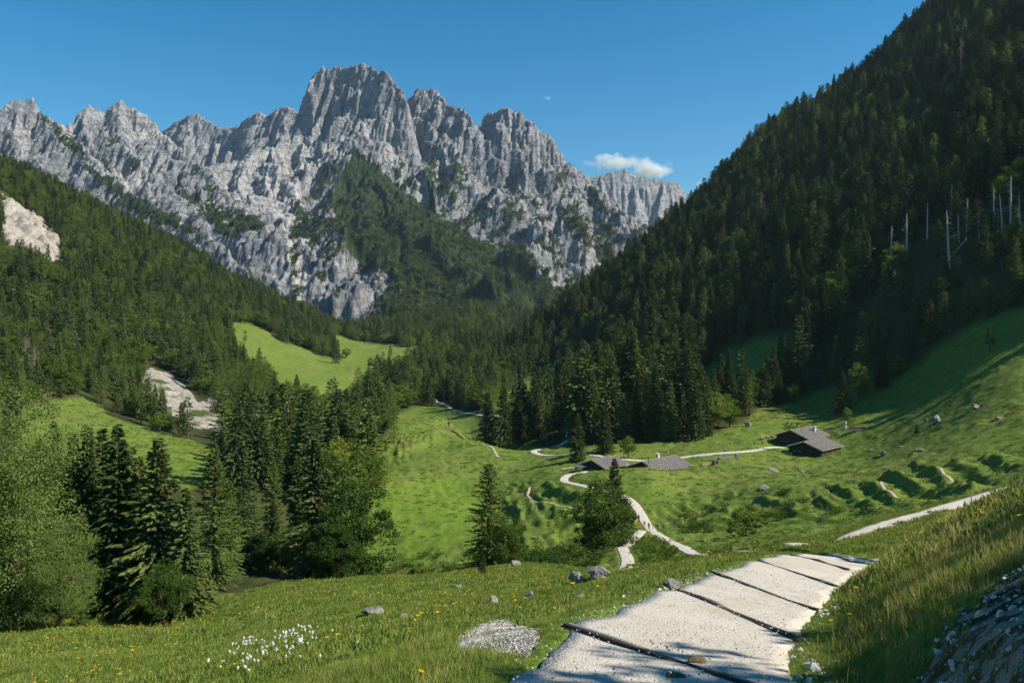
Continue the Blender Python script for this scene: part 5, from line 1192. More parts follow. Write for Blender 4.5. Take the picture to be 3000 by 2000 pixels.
for k in range(5):
    bm = bmesh.new(); bmesh.ops.create_icosphere(bm, subdivisions=4, radius=1.0); rgk = np.random.default_rng(900 + k)
    planes = rgk.normal(size=(16, 3)); planes /= np.linalg.norm(planes, axis=1)[:, None]; off = rgk.uniform(0.42, 0.85, 16)
    co = np.array([v.co[:] for v in bm.verts]); dd = co @ planes.T; sc_ = np.min(np.where(dd > 0.05, off[None] / np.maximum(dd, 0.05), 9), axis=1); sc_ = np.minimum(sc_, 1.15)
    co = co * sc_[:, None]; co *= (1 + 0.10 * facet(co[:, 0] * 3 + k * 7, co[:, 1] * 3 + co[:, 2] * 2.3, 910) + 0.05 * facet(co[:, 0] * 7 + k * 3, co[:, 1] * 7 - co[:, 2] * 6, 912) + 0.12 * fbm(co[:, 0] * 1.2 + k, co[:, 2] * 1.2, 2, 915))[:, None]
    for v, c in zip(bm.verts, co): v.co = c
    me = bpy.data.meshes.new("rock"); bm.to_mesh(me); bm.free(); me.materials.append(M_BOULDER); ROCKS.append(me)
rocks = [(1697, 1708, 62, 44, "left half of the big mossy boulder pair on the near meadow"), (1766, 1694, 88, 60, "right higher half of the big mossy boulder pair on the near meadow"), (1092, 1803, 74, 34, "flat grey boulder among flowers on the near meadow"), (1178, 1808, 44, 22, "brownish low boulder right of the flat grey boulder"),
    (1447, 1772, 36, 32, "upright grey rock above the white gravel heap"), (1550, 1746, 38, 18, "dark flat rock on the meadow left of the path"), (1700, 1752, 36, 20, "dark small rock below the boulder pair"), (1966, 1724, 52, 32, "angular dark rock at the left path edge"), (1606, 1632, 30, 18, "grey rock on the brow above the shaded stream"), (1508, 1656, 36, 16, "pale slab right of the lone larch"),
    (1228, 1776, 20, 14, "small grey stone on the near meadow"), (1565, 1578, 20, 12, "pale rock at the edge of the bright bowl"), (1342, 1722, 28, 14, "brownish rock near the young spruce"), (766, 1890, 36, 17, "pale flat stone in the cotton grass"), (725, 1894, 22, 11, "smaller pale stone beside the cotton grass"), (1026, 1842, 28, 15, "half buried stone on the near meadow"),
    (2244, 1434, 42, 24, "jagged grey rock on the meadow by the fence posts"), (2267, 1382, 32, 14, "flat rock on the meadow below the huts"), (2348, 1384, 20, 13, "round rock on the meadow below the huts"), (2590, 1334, 24, 16, "pointed rock on the open right meadow"), (2552, 1322, 24, 9, "low flat rocks below the bush on the right meadow"), (2636, 1310, 22, 8, "pale flat slab beside the low bush"),
    (2695, 1324, 30, 14, "light rock cluster under the lone spruce"), (2714, 1234, 20, 16, "left small boulder of the meadow pair"), (2746, 1238, 34, 26, "big dark boulder on the right meadow"), (2866, 1196, 32, 14, "boulder high on the right meadow in tree shade"), (2930, 1228, 26, 10, "flat rock at the right meadow edge"), (2195, 1250, 22, 22, "pointed boulder above the paddock fence"), (2197, 1217, 18, 10, "dark rock at the grove foot"),
    (1275, 1178, 18, 12, "large round boulder beside the far valley track"), (2330, 1478, 14, 8, "rock on the stream bank below the posts"), (1968, 1386, 14, 6, "flat rock on the knoll before the low hut"), (1902, 1372, 20, 8, "low rock at the gable of the low hut"), (1188, 1448, 8, 8, "white stone on the hump meadow"), (2128, 1322, 18, 8, "stone by the wood stacks"), (2500, 1340, 12, 6, "little stone on the right meadow"), (2745, 1372, 14, 7, "little grey stone above the terraces"), (1240, 1268, 14, 8, "stone beside the hump trail")]
for i, (u, v, wp, hp, l) in enumerate(rocks):
    g = hit(u, v, 10); Y = g[1]; wd = wp / F * Y / 2; hh = hp / F * Y / 2
    link("boulder" if wp > 34 else "rock", ROCKS[i % 5], None, (g[0], g[1] + wd * 0.4, g[2] + hh * 0.25), (0.25 * math.sin(i), 0.25 * math.cos(i), i * 1.7), (wd * 1.2, wd * 1.0, hh * 1.15), l, "boulder" if wp > 34 else "rock", "rocks on the meadows")

# ------------------------------------------------------------------ signpost, post, shrine, troughs, log piles
M_YELLOW = simple("yellow_sign", (0.75, 0.48, 0.02), 0.5, 2, 0.05); M_METAL = simple("grey_post", (0.10, 0.10, 0.10), 0.6)
g = hit(1868, 1569, 120); r = link("signpost", None, None, tuple(g), None, None, "yellow hiking signpost at the path fork", "signpost")
m = MB(); m.tube([(0, 0, -0.4), (0, 0, 3.0)], 0.05, 6); link("post", m.mesh("sign_post", [M_METAL]), r)
for k, (z, s) in enumerate([(2.75, 1), (2.5, -1), (2.22, 1), (1.95, -1)]):
    m = MB(); x0, x1 = (0.02, 0.72) if s > 0 else (-0.72, -0.02); xt = x1 + 0.16 if s > 0 else x0 - 0.16
    v = [(x0, -0.07, z - .1), (x1, -0.07, z - .1), (x1, -0.07, z + .1), (x0, -0.07, z + .1), (xt, -0.07, z)]; v += [(a, -0.045, c) for a, b, c in v]
    f = [(0, 1, 4, 2, 3), (8, 7, 9, 6, 5), (0, 5, 6, 1), (3, 2, 7, 8), (0, 3, 8, 5), (1, 6, 9, 4), (4, 9, 7, 2)] if s > 0 else [(0, 1, 2, 3, 4), (9, 8, 7, 6, 5), (0, 5, 6, 1), (3, 2, 7, 8), (1, 6, 7, 2), (0, 4, 9, 5), (4, 3, 8, 9)]
    m.add(v, f); link("sign_board", m.mesh("sign_board", [M_YELLOW]), r)
g = hit(1926, 1560, 120); r = link("info_post", None, None, tuple(g), None, None, "dark post with a small board right of the walkers", "post"); m = MB(); m.tube([(0, 0, -0.3), (0, 0, 2.0)], 0.07, 6); link("post", m.mesh("info_post", [M_TAR]), r); m = MB(); m.box((0, -0.1, 1.6), (0.4, 0.05, 0.5)); link("board", m.mesh("info_board", [M_METAL]), r)
g = hit(1315, 1256, 300); r = link("wayside_shrine", None, None, tuple(g), None, None, "little roofed wayside shrine with benches on the grassy hump", "shrine")
m = MB(); m.box((0, 0, 1.6), (0.35, 0.3, 3.6)); link("post", m.mesh("shrine_post", [M_TAR]), r)
m = MB(); m.box((-0.42, 0, 3.3), (1.1, 0.9, 0.08), rot=Matrix.Rotation(-0.75, 3, 'Y')); m.box((0.42, 0, 3.3), (1.1, 0.9, 0.08), rot=Matrix.Rotation(0.75, 3, 'Y')); link("roof", m.mesh("shrine_roof", [M_TAR]), r)
m = MB(); m.box((0, -0.1, 2.6), (0.9, 0.3, 0.9)); link("cabinet", m.mesh("shrine_cabinet", [M_TAR]), r)
for k, (x, y, L) in enumerate([(-2.0, -0.8, 3.2), (1.6, -1.2, 3.2), (0, -2.2, 5.0)]):
    m = MB(); m.box((x, y, 0.48), (L, 0.45, 0.1)); m.box((x, y + 0.25, 0.85), (L, 0.08, 0.35)); link("bench_seat", m.mesh("bench_seat", [M_PALEWOOD]), r)
    for s in (-1, 1): m = MB(); m.box((x + s * L * 0.4, y, 0.2), (0.12, 0.4, 0.5)); link("leg", m.mesh("bench_leg", [M_PALEWOOD]), r)
def beams(name, label, cat, u, v, items, rmin=150, part="beam"):
    g = hit(u, v, rmin); r = link(name, None, None, tuple(g), None, None, label, cat)
    for (c, s, ang, mat) in items:
        m = MB(); m.box((0, 0, 0), s); o = link(part, m.mesh(part, [mat]), r, c, (0, 0, math.radians(ang)))
    return r
beams("wooden_trough", "wooden trough and beams on the grass left of the small hut", "trough", 1692, 1374, [((-2.5, 0, 0.4), (6.5, 0.5, 0.35), 28, M_PALEWOOD), ((2.0, 1.2, 0.5), (6.0, 0.5, 0.4), -8, M_GREYWOOD), ((1.0, 0.4, 0.9), (5.0, 0.3, 0.2), -14, M_GREYWOOD), ((-0.2, 0.6, 0.2), (0.4, 1.6, 0.6), 0, M_TAR), ((3.0, 1.6, 0.2), (0.4, 1.6, 0.6), 0, M_TAR)])
beams("log_bench", "hollowed log fountain right of the low hut", "log", 2132, 1345, [((0, 0, 0.5), (6.5, 0.8, 0.8), 14, M_GREYWOOD), ((3.4, 0.8, 0.9), (1.2, 1.0, 1.6), 10, M_GREYWOOD), ((-5.0, -0.8, 0.2), (7.0, 0.3, 0.2), 6, M_PALEWOOD)], part="log")
beams("plank_stack", "stack of orange planks beside the low hut", "planks", 2066, 1362, [((0, 0, 0.2), (3.2, 1.0, 0.35), 22, M_PALEWOOD), ((0.2, 0.2, 0.55), (2.8, 0.8, 0.25), 24, simple("orange_planks", (0.42, 0.17, 0.05))), ((3.0, 1.0, 0.7), (0.25, 2.2, 1.4), 15, M_GREYWOOD), ((4.2, 1.4, 0.6), (0.25, 2.2, 1.2), 15, M_GREYWOOD)], part="plank")
beams("log_pile", "pile of long grey logs above the lone spruce meadow", "log pile", 2520, 1262, [((0, 0, 0.4), (8.0, 0.7, 0.7), -4, M_GREYWOOD), ((1.0, 0.7, 0.5), (9.0, 0.6, 0.7), -8, M_GREYWOOD), ((-0.5, 0.3, 1.0), (7.0, 0.6, 0.6), -2, M_TAR)], part="log")
beams("log_pile", "pale log pile in the clearing among the near left trees", "log pile", 782, 1358, [((0, 0, 0.5), (6.0, 0.9, 0.9), 4, M_PALEWOOD), ((0.4, 0.5, 1.2), (5.5, 0.8, 0.7), 2, M_GREYWOOD), ((0, -0.9, 0.3), (5.0, 0.6, 0.6), 8, M_GREYWOOD)], part="log")
g = hit(2478, 1254, 200); r = link("stone_lantern", None, None, tuple(g), None, None, "small white stone pillar above the lower hut", "pillar"); m = MB()
m.box((0, 0, 0.3), (0.9, 0.9, 0.9)); m.box((0, 0, 1.3), (0.4, 0.4, 1.2)); link("base", m.mesh("pillar_base", [M_PLASTER]), r); m = MB(); m.box((0, 0, 2.3), (0.7, 0.7, 0.9), taper=0.5); link("head", m.mesh("pillar_head", [M_PLASTER]), r)
for k, (u, v) in enumerate([(2233, 1287), (2248, 1283), (2262, 1280)]):
    g = hit(u, v, 200); r = link("picnic_table", None, None, tuple(g), (0, 0, A43), None, "pale picnic table in the hut yard, %s from the valley" % nth[k], "table", "picnic tables in the hut yard")
    m = MB(); m.box((0, 0, 0.78), (2.2, 0.9, 0.08)); link("table_top", m.mesh("table_top", [M_PALEWOOD]), r)
    for s in (-1, 1):
        m = MB(); m.box((s * 0.8, 0, 0.36), (0.1, 0.8, 0.76)); link("leg", m.mesh("table_leg", [M_PALEWOOD]), r)
        m = MB(); m.box((0, s * 0.75, 0.45), (2.2, 0.3, 0.06)); link("bench", m.mesh("table_bench", [M_PALEWOOD]), r)

# ------------------------------------------------------------------ walkers
def cloth(name, col): return simple(name, col, 0.8, 8, 0.15, 0.2, 0.01)
M_SKIN = cloth("skin", (0.42, 0.26, 0.19)); M_HAIR = cloth("hair", (0.05, 0.035, 0.025))
def person(u, v, rmin, h, face, shirt, trousers, stride, label, pack=None, hat=None, arms=(0.15, -0.15)):
    g = hit(u, v, rmin); k = h / 1.75
    shm = cloth("shirt", shirt); trm = cloth("trousers", trousers); sho = cloth("boots", (0.05, 0.04, 0.035))
    V = []; E = []; R = []
    def jt(p, r, parent=None):
        V.append(tuple(np.array(p) * k)); R.append(r * k); i = len(V) - 1
        if parent is not None: E.append((parent, i))
        return i
    pel = jt((0, 0, 0.95), 0.145); ab = jt((0, 0.01, 1.12), 0.13, pel); ch = jt((0, 0.02, 1.32), 0.15, ab); nk = jt((0, 0.0, 1.49), 0.058, ch); hd = jt((0, -0.02, 1.60), 0.092, nk); jt((0, -0.01, 1.70), 0.085, hd)
    for s in (-1, 1):
        st = stride * s
        hp = jt((0.10 * s, 0, 0.90), 0.10, pel); kn = jt((0.11 * s, -0.10 - st * 0.45, 0.50), 0.066, hp); an = jt((0.11 * s, 0.02 - st * 0.85 + (0.05 if st < 0 else 0), 0.09), 0.046, kn); jt((0.12 * s, -0.15 - st * 0.85, 0.045), 0.042, an)
        sh = jt((0.20 * s, 0.02, 1.40), 0.068, ch); el = jt((0.26 * s, 0.06 + st * 0.35, 1.14), 0.046, sh); wr = jt((0.24 * s, -0.10 + st * 0.55, 0.93), 0.034, el); pm = jt((0.235 * s, -0.13 + st * 0.58, 0.86), 0.036, wr)
        for q in range(3): jt((0.235 * s + (q - 1) * 0.022, -0.15 + st * 0.6, 0.78), 0.011, pm)
    me = bpy.data.meshes.new("person_body"); me.from_pydata(V, E, [])
    for mm in (shm, trm, M_SKIN, sho): me.materials.append(mm)
    tmp = bpy.data.objects.new("person_skeleton", me); C.objects.link(tmp); tmp.modifiers.new("skin", 'SKIN')
    sv = me.skin_vertices[0].data
    for i, r in enumerate(R): sv[i].radius = (r, r * (0.72 if i in (0, 1, 2) else 1.0)); sv[i].use_root = (i == 0)
    sb = tmp.modifiers.new("sub", 'SUBSURF'); sb.levels = 1; sb.render_levels = 1
    ev = tmp.evaluated_get(bpy.context.evaluated_depsgraph_get()); body = bpy.data.meshes.new_from_object(ev); bpy.data.objects.remove(tmp)
    body.name = "person_body"; body.materials.clear()
    for mm in (shm, trm, M_SKIN, sho): body.materials.append(mm)
    for p in body.polygons:
        c = p.center / k; arm = abs(c.x) > 0.185
        p.material_index = 3 if c.z < 0.12 else (2 if c.z > 1.45 or (arm and c.z < 1.1 and c.z > 0.7) else (0 if c.z > 0.98 or arm else 1)); p.use_smooth = True
    r = link("person", body, None, (g[0], g[1], g[2] + 0.1), (0, 0, face), None, label, "person", "walkers on the alp")
    bm = bmesh.new(); bmesh.ops.create_icosphere(bm, subdivisions=2, radius=0.112 * k)
    for vv in bm.verts: vv.co.z = vv.co.z * 1.02 + 1.665 * k; vv.co.y = vv.co.y + 0.02 * k
    bmesh.ops.delete(bm, geom=[q for q in bm.verts if q.co.z < 1.62 * k or (q.co.y < -0.05 * k and q.co.z < 1.70 * k)], context='VERTS')
    hm = bpy.data.meshes.new("hair"); bm.to_mesh(hm); bm.free(); hm.materials.append(cloth("hat", hat) if hat else M_HAIR); link("hat" if hat else "hair", hm, r)
    if pack:
        m = MB(); m.box((0, 0, 0), (0.34 * k, 0.20 * k, 0.5 * k), taper=0.85); m.box((0, 0.12 * k, -0.08 * k), (0.24 * k, 0.08 * k, 0.24 * k)); m.box((0, 0, 0.29 * k), (0.26 * k, 0.16 * k, 0.08 * k))
        for s in (-1, 1): m.beam((0.1 * s * k, -0.1 * k, 0.2 * k), (0.1 * s * k, -0.27 * k, 0.05 * k), 0.05 * k, 0.02 * k)
        bk = Matrix.Rotation(face, 3, 'Z') @ Vector((0, 0.22 * k, 1.24 * k))
        link("backpack", m.mesh("backpack", [cloth("pack", pack)]), None, (g[0] + bk.x, g[1] + bk.y, g[2] + 0.1 + bk.z), (0, 0, face), None, "backpack worn by the %s" % label, "backpack", "backpacks of the walkers")
    return r
person(1857, 1529, 150, 1.78, math.radians(160), (0.62, 0.60, 0.58), (0.05, 0.05, 0.055), 0.22, "walker in pale shirt walking uphill at the back", (0.03, 0.03, 0.035))
person(1862, 1533, 150, 1.72, math.radians(170), (0.20, 0.19, 0.19), (0.06, 0.06, 0.06), -0.2, "walker in grey with dark pack beside the pale shirt", (0.05, 0.05, 0.055))
person(1871, 1529, 150, 1.76, math.radians(185), (0.03, 0.22, 0.55), (0.03, 0.03, 0.04), 0.3, "walker in bright blue shirt striding away", (0.02, 0.06, 0.12))
person(1888, 1547, 150, 1.70, math.radians(10), (0.07, 0.05, 0.045), (0.30, 0.22, 0.17), 0.18, "walker in dark top and bare legs coming downhill")
person(1901, 1553, 150, 1.78, math.radians(175), (0.75, 0.74, 0.72), (0.03, 0.05, 0.12), 0.12, "walker in white top and blue trousers", (0.10, 0.11, 0.14))
person(1913, 1552, 150, 1.12, math.radians(30), (0.45, 0.28, 0.18), (0.12, 0.12, 0.14), 0.15, "small child in light clothes beside the white top walker", None, (0.6, 0.55, 0.42))
person(2233, 1301, 200, 1.75, math.radians(60), (0.30, 0.05, 0.04), (0.05, 0.05, 0.06), 0.2, "person in dark red on the track below the upper hut")
person(2211, 1306, 200, 1.72, math.radians(250), (0.07, 0.07, 0.08), (0.06, 0.06, 0.07), 0.2, "person in dark clothes on the track by the railing")
person(1292, 1246, 250, 1.75, math.radians(90), (0.20, 0.30, 0.45), (0.30, 0.30, 0.28), 0.2, "lone walker on the hump near the shrine")
# ------------------------------------------------------------------ grass, tussocks, flowers, loose stones
def grass_material(name, c0, c1, c2):
    t = NT(name); oi = t.N("ShaderNodeObjectInfo"); a = t.ramp(oi.outputs["Random"], [(0.0, c0), (0.55, c1), (1.0, c2)])
    d = t.N("ShaderNodeBsdfDiffuse"); t.L(a, d.inputs[0]); tr = t.N("ShaderNodeBsdfTranslucent"); t.L(a, tr.inputs[0]); m = t.N("ShaderNodeMixShader"); m.inputs[0].default_value = 0.35
    t.L(d.outputs[0], m.inputs[1]); t.L(tr.outputs[0], m.inputs[2]); return t.done(m.outputs[0])
M_GRASS = grass_material("meadow_grass", (0.145, 0.215, 0.034), (0.200, 0.270, 0.046), (0.300, 0.315, 0.090))
M_STRAW = grass_material("dry_grass", (0.30, 0.28, 0.08), (0.42, 0.35, 0.12), (0.55, 0.43, 0.17))
M_TUSS = grass_material("tussock_grass", (0.085, 0.135, 0.024), (0.115, 0.170, 0.030), (0.175, 0.215, 0.042))
def clump(name, seed, n, rad, hgt, wid, mat, lean=0.45):
    rg = np.random.default_rng(seed); V = []; Fc = []
    for i in range(n):
        a = rg.uniform(0, 6.28); r = rad * math.sqrt(rg.uniform()); b = np.array([math.cos(a) * r, math.sin(a) * r, -0.03]); h = hgt * rg.uniform(0.5, 1.15); ph = rg.uniform(0, 6.28)
        d = np.array([math.cos(ph), math.sin(ph), 0]) * lean * h * rg.uniform(0.3, 1.2); sd = np.array([-math.sin(ph + 0.6), math.cos(ph + 0.6), 0]) * wid * rg.uniform(0.7, 1.3)
        k = len(V); V += [b - sd, b + sd, b + d * 0.35 + (0, 0, h * 0.6) + sd * 0.7, b + d * 0.35 + (0, 0, h * 0.6) - sd * 0.7, b + d + (0, 0, h)]
        Fc += [(k, k + 1, k + 2, k + 3), (k + 3, k + 2, k + 4)]
    me = bpy.data.meshes.new(name); me.from_pydata([tuple(v) for v in V], [], Fc); me.materials.append(mat); me.update(); return me
G1 = [clump("grass_clump", 1 + k, 30, 0.22, 0.20, 0.006, M_GRASS, 0.7) for k in range(3)] + [clump("straw_clump", 9, 18, 0.18, 0.27, 0.004, M_STRAW, 0.6)]
G2 = [clump("meadow_clump", 21 + k, 24, 0.45, 0.20, 0.018, M_GRASS, 0.8) for k in range(2)] + [clump("straw_clump", 24, 14, 0.42, 0.25, 0.012, M_STRAW, 0.6)] + [clump("tussock", 26, 24, 0.42, 0.22, 0.02, M_TUSS, 0.7)]
G3 = [clump("tussock", 31 + k, 26, 0.9, 0.36, 0.07, M_TUSS, 0.8) for k in range(3)] + [clump("meadow_clump", 35, 24, 0.8, 0.4, 0.06, M_GRASS, 0.8)]
def scatter_pts(r0, r1, n, a0=-0.68, a1=0.70):
    r = np.sqrt(rng.uniform(r0 * r0, r1 * r1, n)); a = rng.uniform(a0, a1, n); th = np.arctan(a); x = r * np.sin(th); y = r * np.cos(th); return x, y, H(x, y)
dmain = PATHS['main'][0]
def path_dist(x, y, lines, st=1):
    d = np.full(x.shape, 1e9)
    for ln, hw in lines:
        for p in ln[::st]: d = np.minimum(d, np.hypot(x - p[0], y - p[1]) - hw)
    return d
def grass(name, label, r0, r1, n, kinds, probs, smin, smax, gate=None, a1=0.70):
    x, y, z = scatter_pts(r0, r1, n, a1=a1); b, me_, _ = zone_fields(x, y, z)
    lines = [PATHS['main']] if r1 < 60 else list(PATHS.values()) + list(TRAILS.values())
    d = path_dist(x, y, lines, 1 if r1 < 60 else 3)
    k = (b < 0.3) | (rng.uniform(size=n) < 0.03)
    k &= (d > 0.05) | ((d > -0.4) & (rng.uniform(size=n) < 0.5)); k &= me_
    if gate is not None: k &= gate(x, y, z)
    x, y, z, d = x[k], y[k], z[k], d[k]; m = len(x); s = rng.uniform(smin, smax, m) * (0.55 + 0.45 * sstep(0, 0.8, d)) * (0.85 + 0.5 * fbm(x / 2.5, y / 2.5, 2, 601))
    right = (x > 0.44 * y - 0.3) & (r1 < 60)
    pr = np.where(right[:, None], np.array(probs[1])[None], np.array(probs[0])[None]).cumsum(1); idx = (rng.uniform(size=(m, 1)) > pr).sum(1).clip(0, len(kinds) - 1)
    s = s * np.where(right, 1.25, 1.0)
    gn_scatter(name, np.stack([x, y, z], 1), np.stack([s * 1.05, s * 1.05, s], 1), np.stack([rng.normal(size=m) * .1, rng.normal(size=m) * .1, rng.uniform(0, 6.28, m)], 1), idx, kinds, label, "grass"); print(name, m)
grass("grass", "tall grass in front of the viewer and on the near bank", 3, 16, 26000, G1, ([.31, .31, .3, .08], [.2, .2, .18, .42]), 0.38, 0.85, None, 1.7)
grass("grass", "meadow grass on the near slope", 16, 48, 34000, G2, ([.36, .36, .08, .2], [.26, .26, .4, .08]), 0.38, 0.9)
grass("grass", "short grass on the meadow down to the brow", 48, 110, 24000, G2, ([.34, .34, .07, .25], [.3, .3, .1, .3]), 0.9, 1.6)
grass("tussock_grass", "scattered tussocks over the valley meadows", 100, 430, 38000, G3, ([.25, .25, .25, .25], [.25, .25, .25, .25]), 0.5, 1.25, lambda x, y, z: fbm(x / 7, y / 7, 3, 611) + 0.35 * fbm(x / 30, y / 30, 2, 613) > 0.02 + 0.12 * rng.normal(size=len(x)))
# scrub on the stream banks
x, y, z = scatter_pts(120, 215, 5000); u_, v_ = pix(x, y, z)
k = np.zeros(len(x), bool)
for poly in ([(1990, 1500), (2150, 1450), (2450, 1430), (2480, 1500), (2250, 1535), (1990, 1570)], [(1080, 1640), (1300, 1620), (1600, 1590), (1780, 1570), (1800, 1640), (1500, 1720), (1100, 1720)], [(1850, 1590), (1960, 1570), (2020, 1640), (1860, 1650)]): k |= inpoly(u_, v_, poly)
k &= (fbm(x / 9, y / 9, 3, 621) > 0.03) & (path_dist(x, y, list(PATHS.values()), 3) > 1.2); x, y, z = x[k], y[k], z[k]; s = rng.uniform(0.18, 0.55, len(x))
gn_scatter("undergrowth", np.stack([x, y, z - 0.1], 1), np.stack([s * 1.3, s * 1.3, s], 1), np.stack([0 * s, 0 * s, rng.uniform(0, 6.28, len(x))], 1), rng.integers(0, 2, len(x)), [broadleaf('scrub', 250, 3.0, 0.6, 0.05, 34, 34, 0.22, M_LEAFD, 4)[0], TPL['bush', 1][0]], "low scrub along the stream banks", "undergrowth")
# flowers
M_PETAL = grass_material("yellow_petals", (0.72, 0.42, 0.01), (0.80, 0.50, 0.01), (0.80, 0.56, 0.03)); M_COTTON = grass_material("cotton_tuft", (0.72, 0.70, 0.62), (0.8, 0.78, 0.7), (0.82, 0.8, 0.74))
def flower_mesh(name, hgt, head, petal, seed):
    rg = np.random.default_rng(seed); m = MB(); m.tube([(0, 0, 0), (0.01, 0.01, hgt * 0.6), (0.03, 0.0, hgt)], 0.004, 3, m=0, cap=False)
    b = MB()
    for k in range(9):
        a = 6.283 * k / 9; b.add([(0.03, 0, hgt), (0.03 + head * math.cos(a - .3) * .7, head * math.sin(a - .3) * .7, hgt + head * .35), (0.03 + head * math.cos(a), head * math.sin(a), hgt + head * .3), (0.03 + head * math.cos(a + .3) * .7, head * math.sin(a + .3) * .7, hgt + head * .35)], [(0, 1, 2, 3)])
    return m.mesh(name + "_stem", [M_GRASS]), b.mesh(name + "_bloom", [petal])
FY = flower_mesh("yellow_flower", 0.32, 0.028, M_PETAL, 5); FYj = joined(FY[1], FY[0], "yellow_flower_plant")
m = MB(); m.tube([(0, 0, 0), (0.02, 0, 0.3)], 0.003, 3, cap=False); b = MB(); b.tube([(0.02, 0, 0.28), (0.03, 0, 0.31), (0.05, 0, 0.34), (0.07, 0, 0.33)], [0.008, 0.026, 0.022, 0.004], 6); FCj = joined(b.mesh("cotton_head", [M_COTTON]), m.mesh("cotton_stem", [M_GRASS]), "cotton_grass_plant")
x, y, z = scatter_pts(6, 75, 2600); bb, mm_, _ = zone_fields(x, y, z); k = (path_dist(x, y, [PATHS['main']]) > 0.15) & (bb < .3) & (fbm(x / 6, y / 6, 3, 631) > 0.10); x, y, z = x[k], y[k], z[k]; s = rng.uniform(0.7, 1.25, len(x)) * (1 + np.hypot(x, y) / 60)
gn_scatter("yellow_flowers", np.stack([x, y, z], 1), np.stack([s, s, s * 0.9], 1), np.stack([rng.normal(size=len(x)) * .2, rng.normal(size=len(x)) * .2, rng.uniform(0, 6.28, len(x))], 1), np.zeros(len(x), int), [FYj], "yellow flowers dotted over the near meadow", "flowers")
x, y, z = scatter_pts(9, 32, 26000, -0.45, 0.0); u_, v_ = pix(x, y, z); k = (inpoly(u_, v_, [(560, 2010), (700, 1905), (830, 1850), (900, 1830), (960, 1860), (900, 1930), (760, 2010)]) | (inpoly(u_, v_, [(900, 1850), (1160, 1860), (1140, 1900), (960, 1980), (800, 2010)]) & (rng.uniform(size=len(x)) < 0.10))) & (fbm(x / 1.1, y / 1.1, 3, 641) > 0.10) & (rng.uniform(size=len(x)) < 0.06); x, y, z = x[k], y[k], z[k]; s = rng.uniform(0.8, 1.5, len(x))
gn_scatter("cotton_grass", np.stack([x, y, z], 1), np.stack([s * 0.9, s * 0.9, s * 0.95], 1), np.stack([rng.normal(size=len(x)) * .2, rng.normal(size=len(x)) * .2, rng.uniform(0, 6.28, len(x))], 1), np.zeros(len(x), int), [FCj], "white cotton grass tufts in the near left meadow", "flowers"); print("cotton", len(x))
for i, (u, v) in enumerate([(1333, 1823), (1326, 1836), (1308, 1845), (1475, 1792), (1510, 1797), (1440, 1795), (1438, 1790), (1505, 1830), (1225, 1898), (1242, 1888), (1290, 1885), (960, 1952), (985, 1945), (1670, 1822), (1770, 1796), (2622, 1560), (2660, 1590), (2580, 1630), (2500, 1820), (2640, 1730), (2920, 1422), (2930, 1418), (2440, 1888), (2700, 1640)]):
    g = hit(u, v, 4); r = link("yellow_flower", None, None, (g[0], g[1], g[2] + 0.05), (0, 0, i), 1.7, "single yellow flower on a thin stem in the near grass", "flower", "single yellow flowers in the near grass"); link("stem", FY[0], r); link("bloom", FY[1], r)
# loose limestone chips on the path, the white heap and the shaded bank
chips = []
for k in range(3):
    bm = bmesh.new(); bmesh.ops.create_icosphere(bm, subdivisions=1, radius=1.0); rgk = np.random.default_rng(950 + k)
    for v in bm.verts: v.co = Vector(v.co) * rgk.uniform(0.6, 1.15); v.co.z *= 0.6
    me = bpy.data.meshes.new("chip"); bm.to_mesh(me); bm.free(); me.materials.append(simple("limestone_chip", (0.54, 0.505, 0.44), 0.95, 3, 0.3)); chips.append(me)
x, y, z = scatter_pts(3, 24, 60000, -0.1, 0.72); bb, _, _ = zone_fields(x, y, z); d = path_dist(x, y, [PATHS['main']]); i = np.argmin((x[:, None] - dmain[None, ::4, 0]) ** 2 + (y[:, None] - dmain[None, ::4, 1]) ** 2, axis=1); zp = PZ['main'][::4][i]
onp = d < -0.1; k = (onp & (rng.uniform(size=len(x)) < 0.10)) | ((bb > 0.4) & ((x < 2) | (rng.uniform(size=len(x)) < 0.10))) | ((d < 0.5) & (rng.uniform(size=len(x)) < 0.2)); z = np.where(onp, zp + 0.035, z); x, y, z, onp = x[k], y[k], z[k], onp[k]
s = np.where(onp, rng.uniform(0.006, 0.018, len(x)), np.where(x < 2, rng.uniform(0.008, 0.026, len(x)), 0.010 + np.minimum(0.11, rng.exponential(0.016, len(x))))); s[rng.uniform(size=len(x)) < 0.01] *= 2.0
gn_scatter("gravel", np.stack([x, y, z], 1), np.stack([s, s, s], 1), rng.uniform(0, 6.28, (len(x), 3)), rng.integers(0, 3, len(x)), chips, "loose pale limestone chips on path and bank", "gravel"); print("chips", len(x))
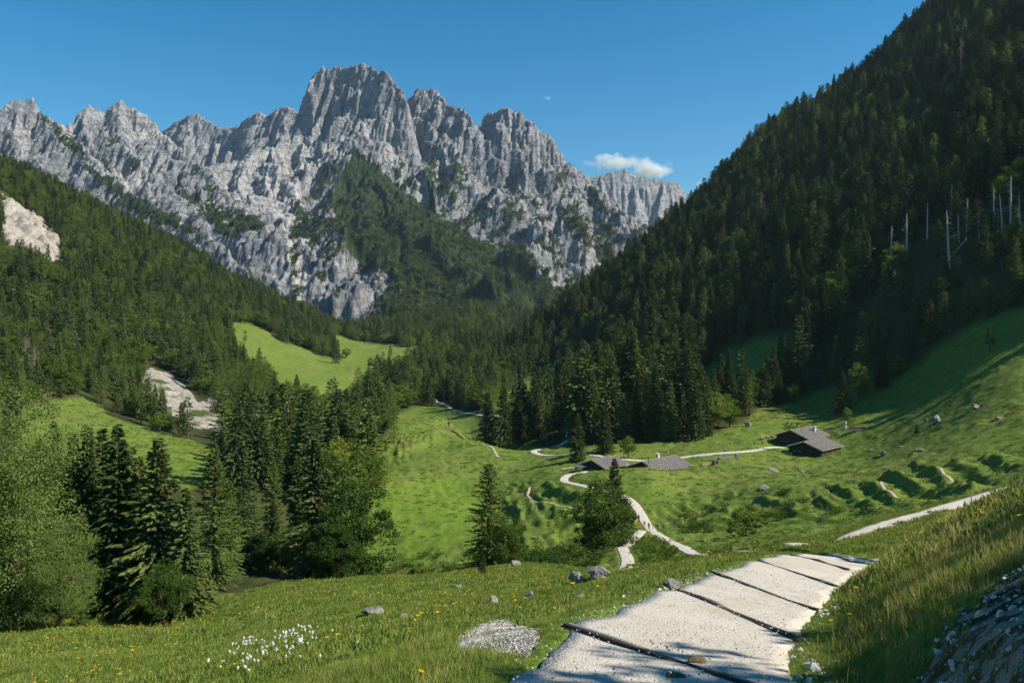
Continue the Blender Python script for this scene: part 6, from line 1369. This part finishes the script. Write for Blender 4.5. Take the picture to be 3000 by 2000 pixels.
# ------------------------------------------------------------------ air and cloud
hz = MB(); hz.box((0, 2480, 420), (9000, 5560, 1760))
t = NT("mountain_air"); pv = t.N("ShaderNodeVolumePrincipled"); pv.inputs["Color"].default_value = (0.62, 0.78, 1.0, 1); pv.inputs["Density"].default_value = 2.6e-5; pv.inputs["Anisotropy"].default_value = 0.2
t.L(pv.outputs[0], t.out.inputs["Volume"])
link("haze", hz.mesh("haze", [t.m]), kind="stuff", label="thin blue mountain haze filling the valley air", cat="haze")
def cloud(u, v, Y, sx, sy, sz, seed, label, dens):
    c = P(u, v, Y); bpy_me = bpy.data.meshes.new("cloud"); import bmesh
    bm = bmesh.new(); bmesh.ops.create_icosphere(bm, subdivisions=3, radius=1.0); bm.to_mesh(bpy_me); bm.free()
    t = NT("cloud_vapour"); co = t.coord(); ln = t.N("ShaderNodeVectorMath", operation='LENGTH'); t.L(co, ln.inputs[0])
    mp = t.N("ShaderNodeMapping"); mp.inputs["Location"].default_value = (seed, seed * 2, 0); mp.inputs["Scale"].default_value = (sx / sz * 0.55, sy / sz * 0.55, 0.9); t.L(co, mp.inputs[0])
    n = t.noise(mp.outputs[0], 1.5, 5, 0.6)
    d = t.math('SUBTRACT', t.math('ADD', t.math('SUBTRACT', 1.0, ln.outputs["Value"]), t.math('MULTIPLY', t.math('SUBTRACT', n, 0.5), 1.7)), 0.28)
    pv = t.N("ShaderNodeVolumePrincipled"); pv.inputs["Color"].default_value = (1, 1, 1, 1); pv.inputs["Anisotropy"].default_value = 0.3
    t.L(t.math('MULTIPLY', t.math('MAXIMUM', d, 0.0), dens), pv.inputs["Density"]); t.L(pv.outputs[0], t.out.inputs["Volume"])
    bpy_me.materials.append(t.m)
    link("cloud", bpy_me, None, c, None, (sx, sy, sz), label, "cloud")
cloud(1910, 498, 6400, 230, 120, 120, 3.1, "small white puff of cloud resting on the distant flat topped wall", 0.06)
cloud(1805, 474, 6500, 330, 120, 95, 7.4, "flat wispy cloud left of the small white puff", 0.035)
cloud(2055, 540, 6500, 60, 60, 60, 5.3, "scrap of cloud touching the forested right skyline", 0.02)
cloud(1604, 288, 6600, 55, 40, 22, 9.3, "tiny lone wisp of cloud in the blue sky", 0.02)
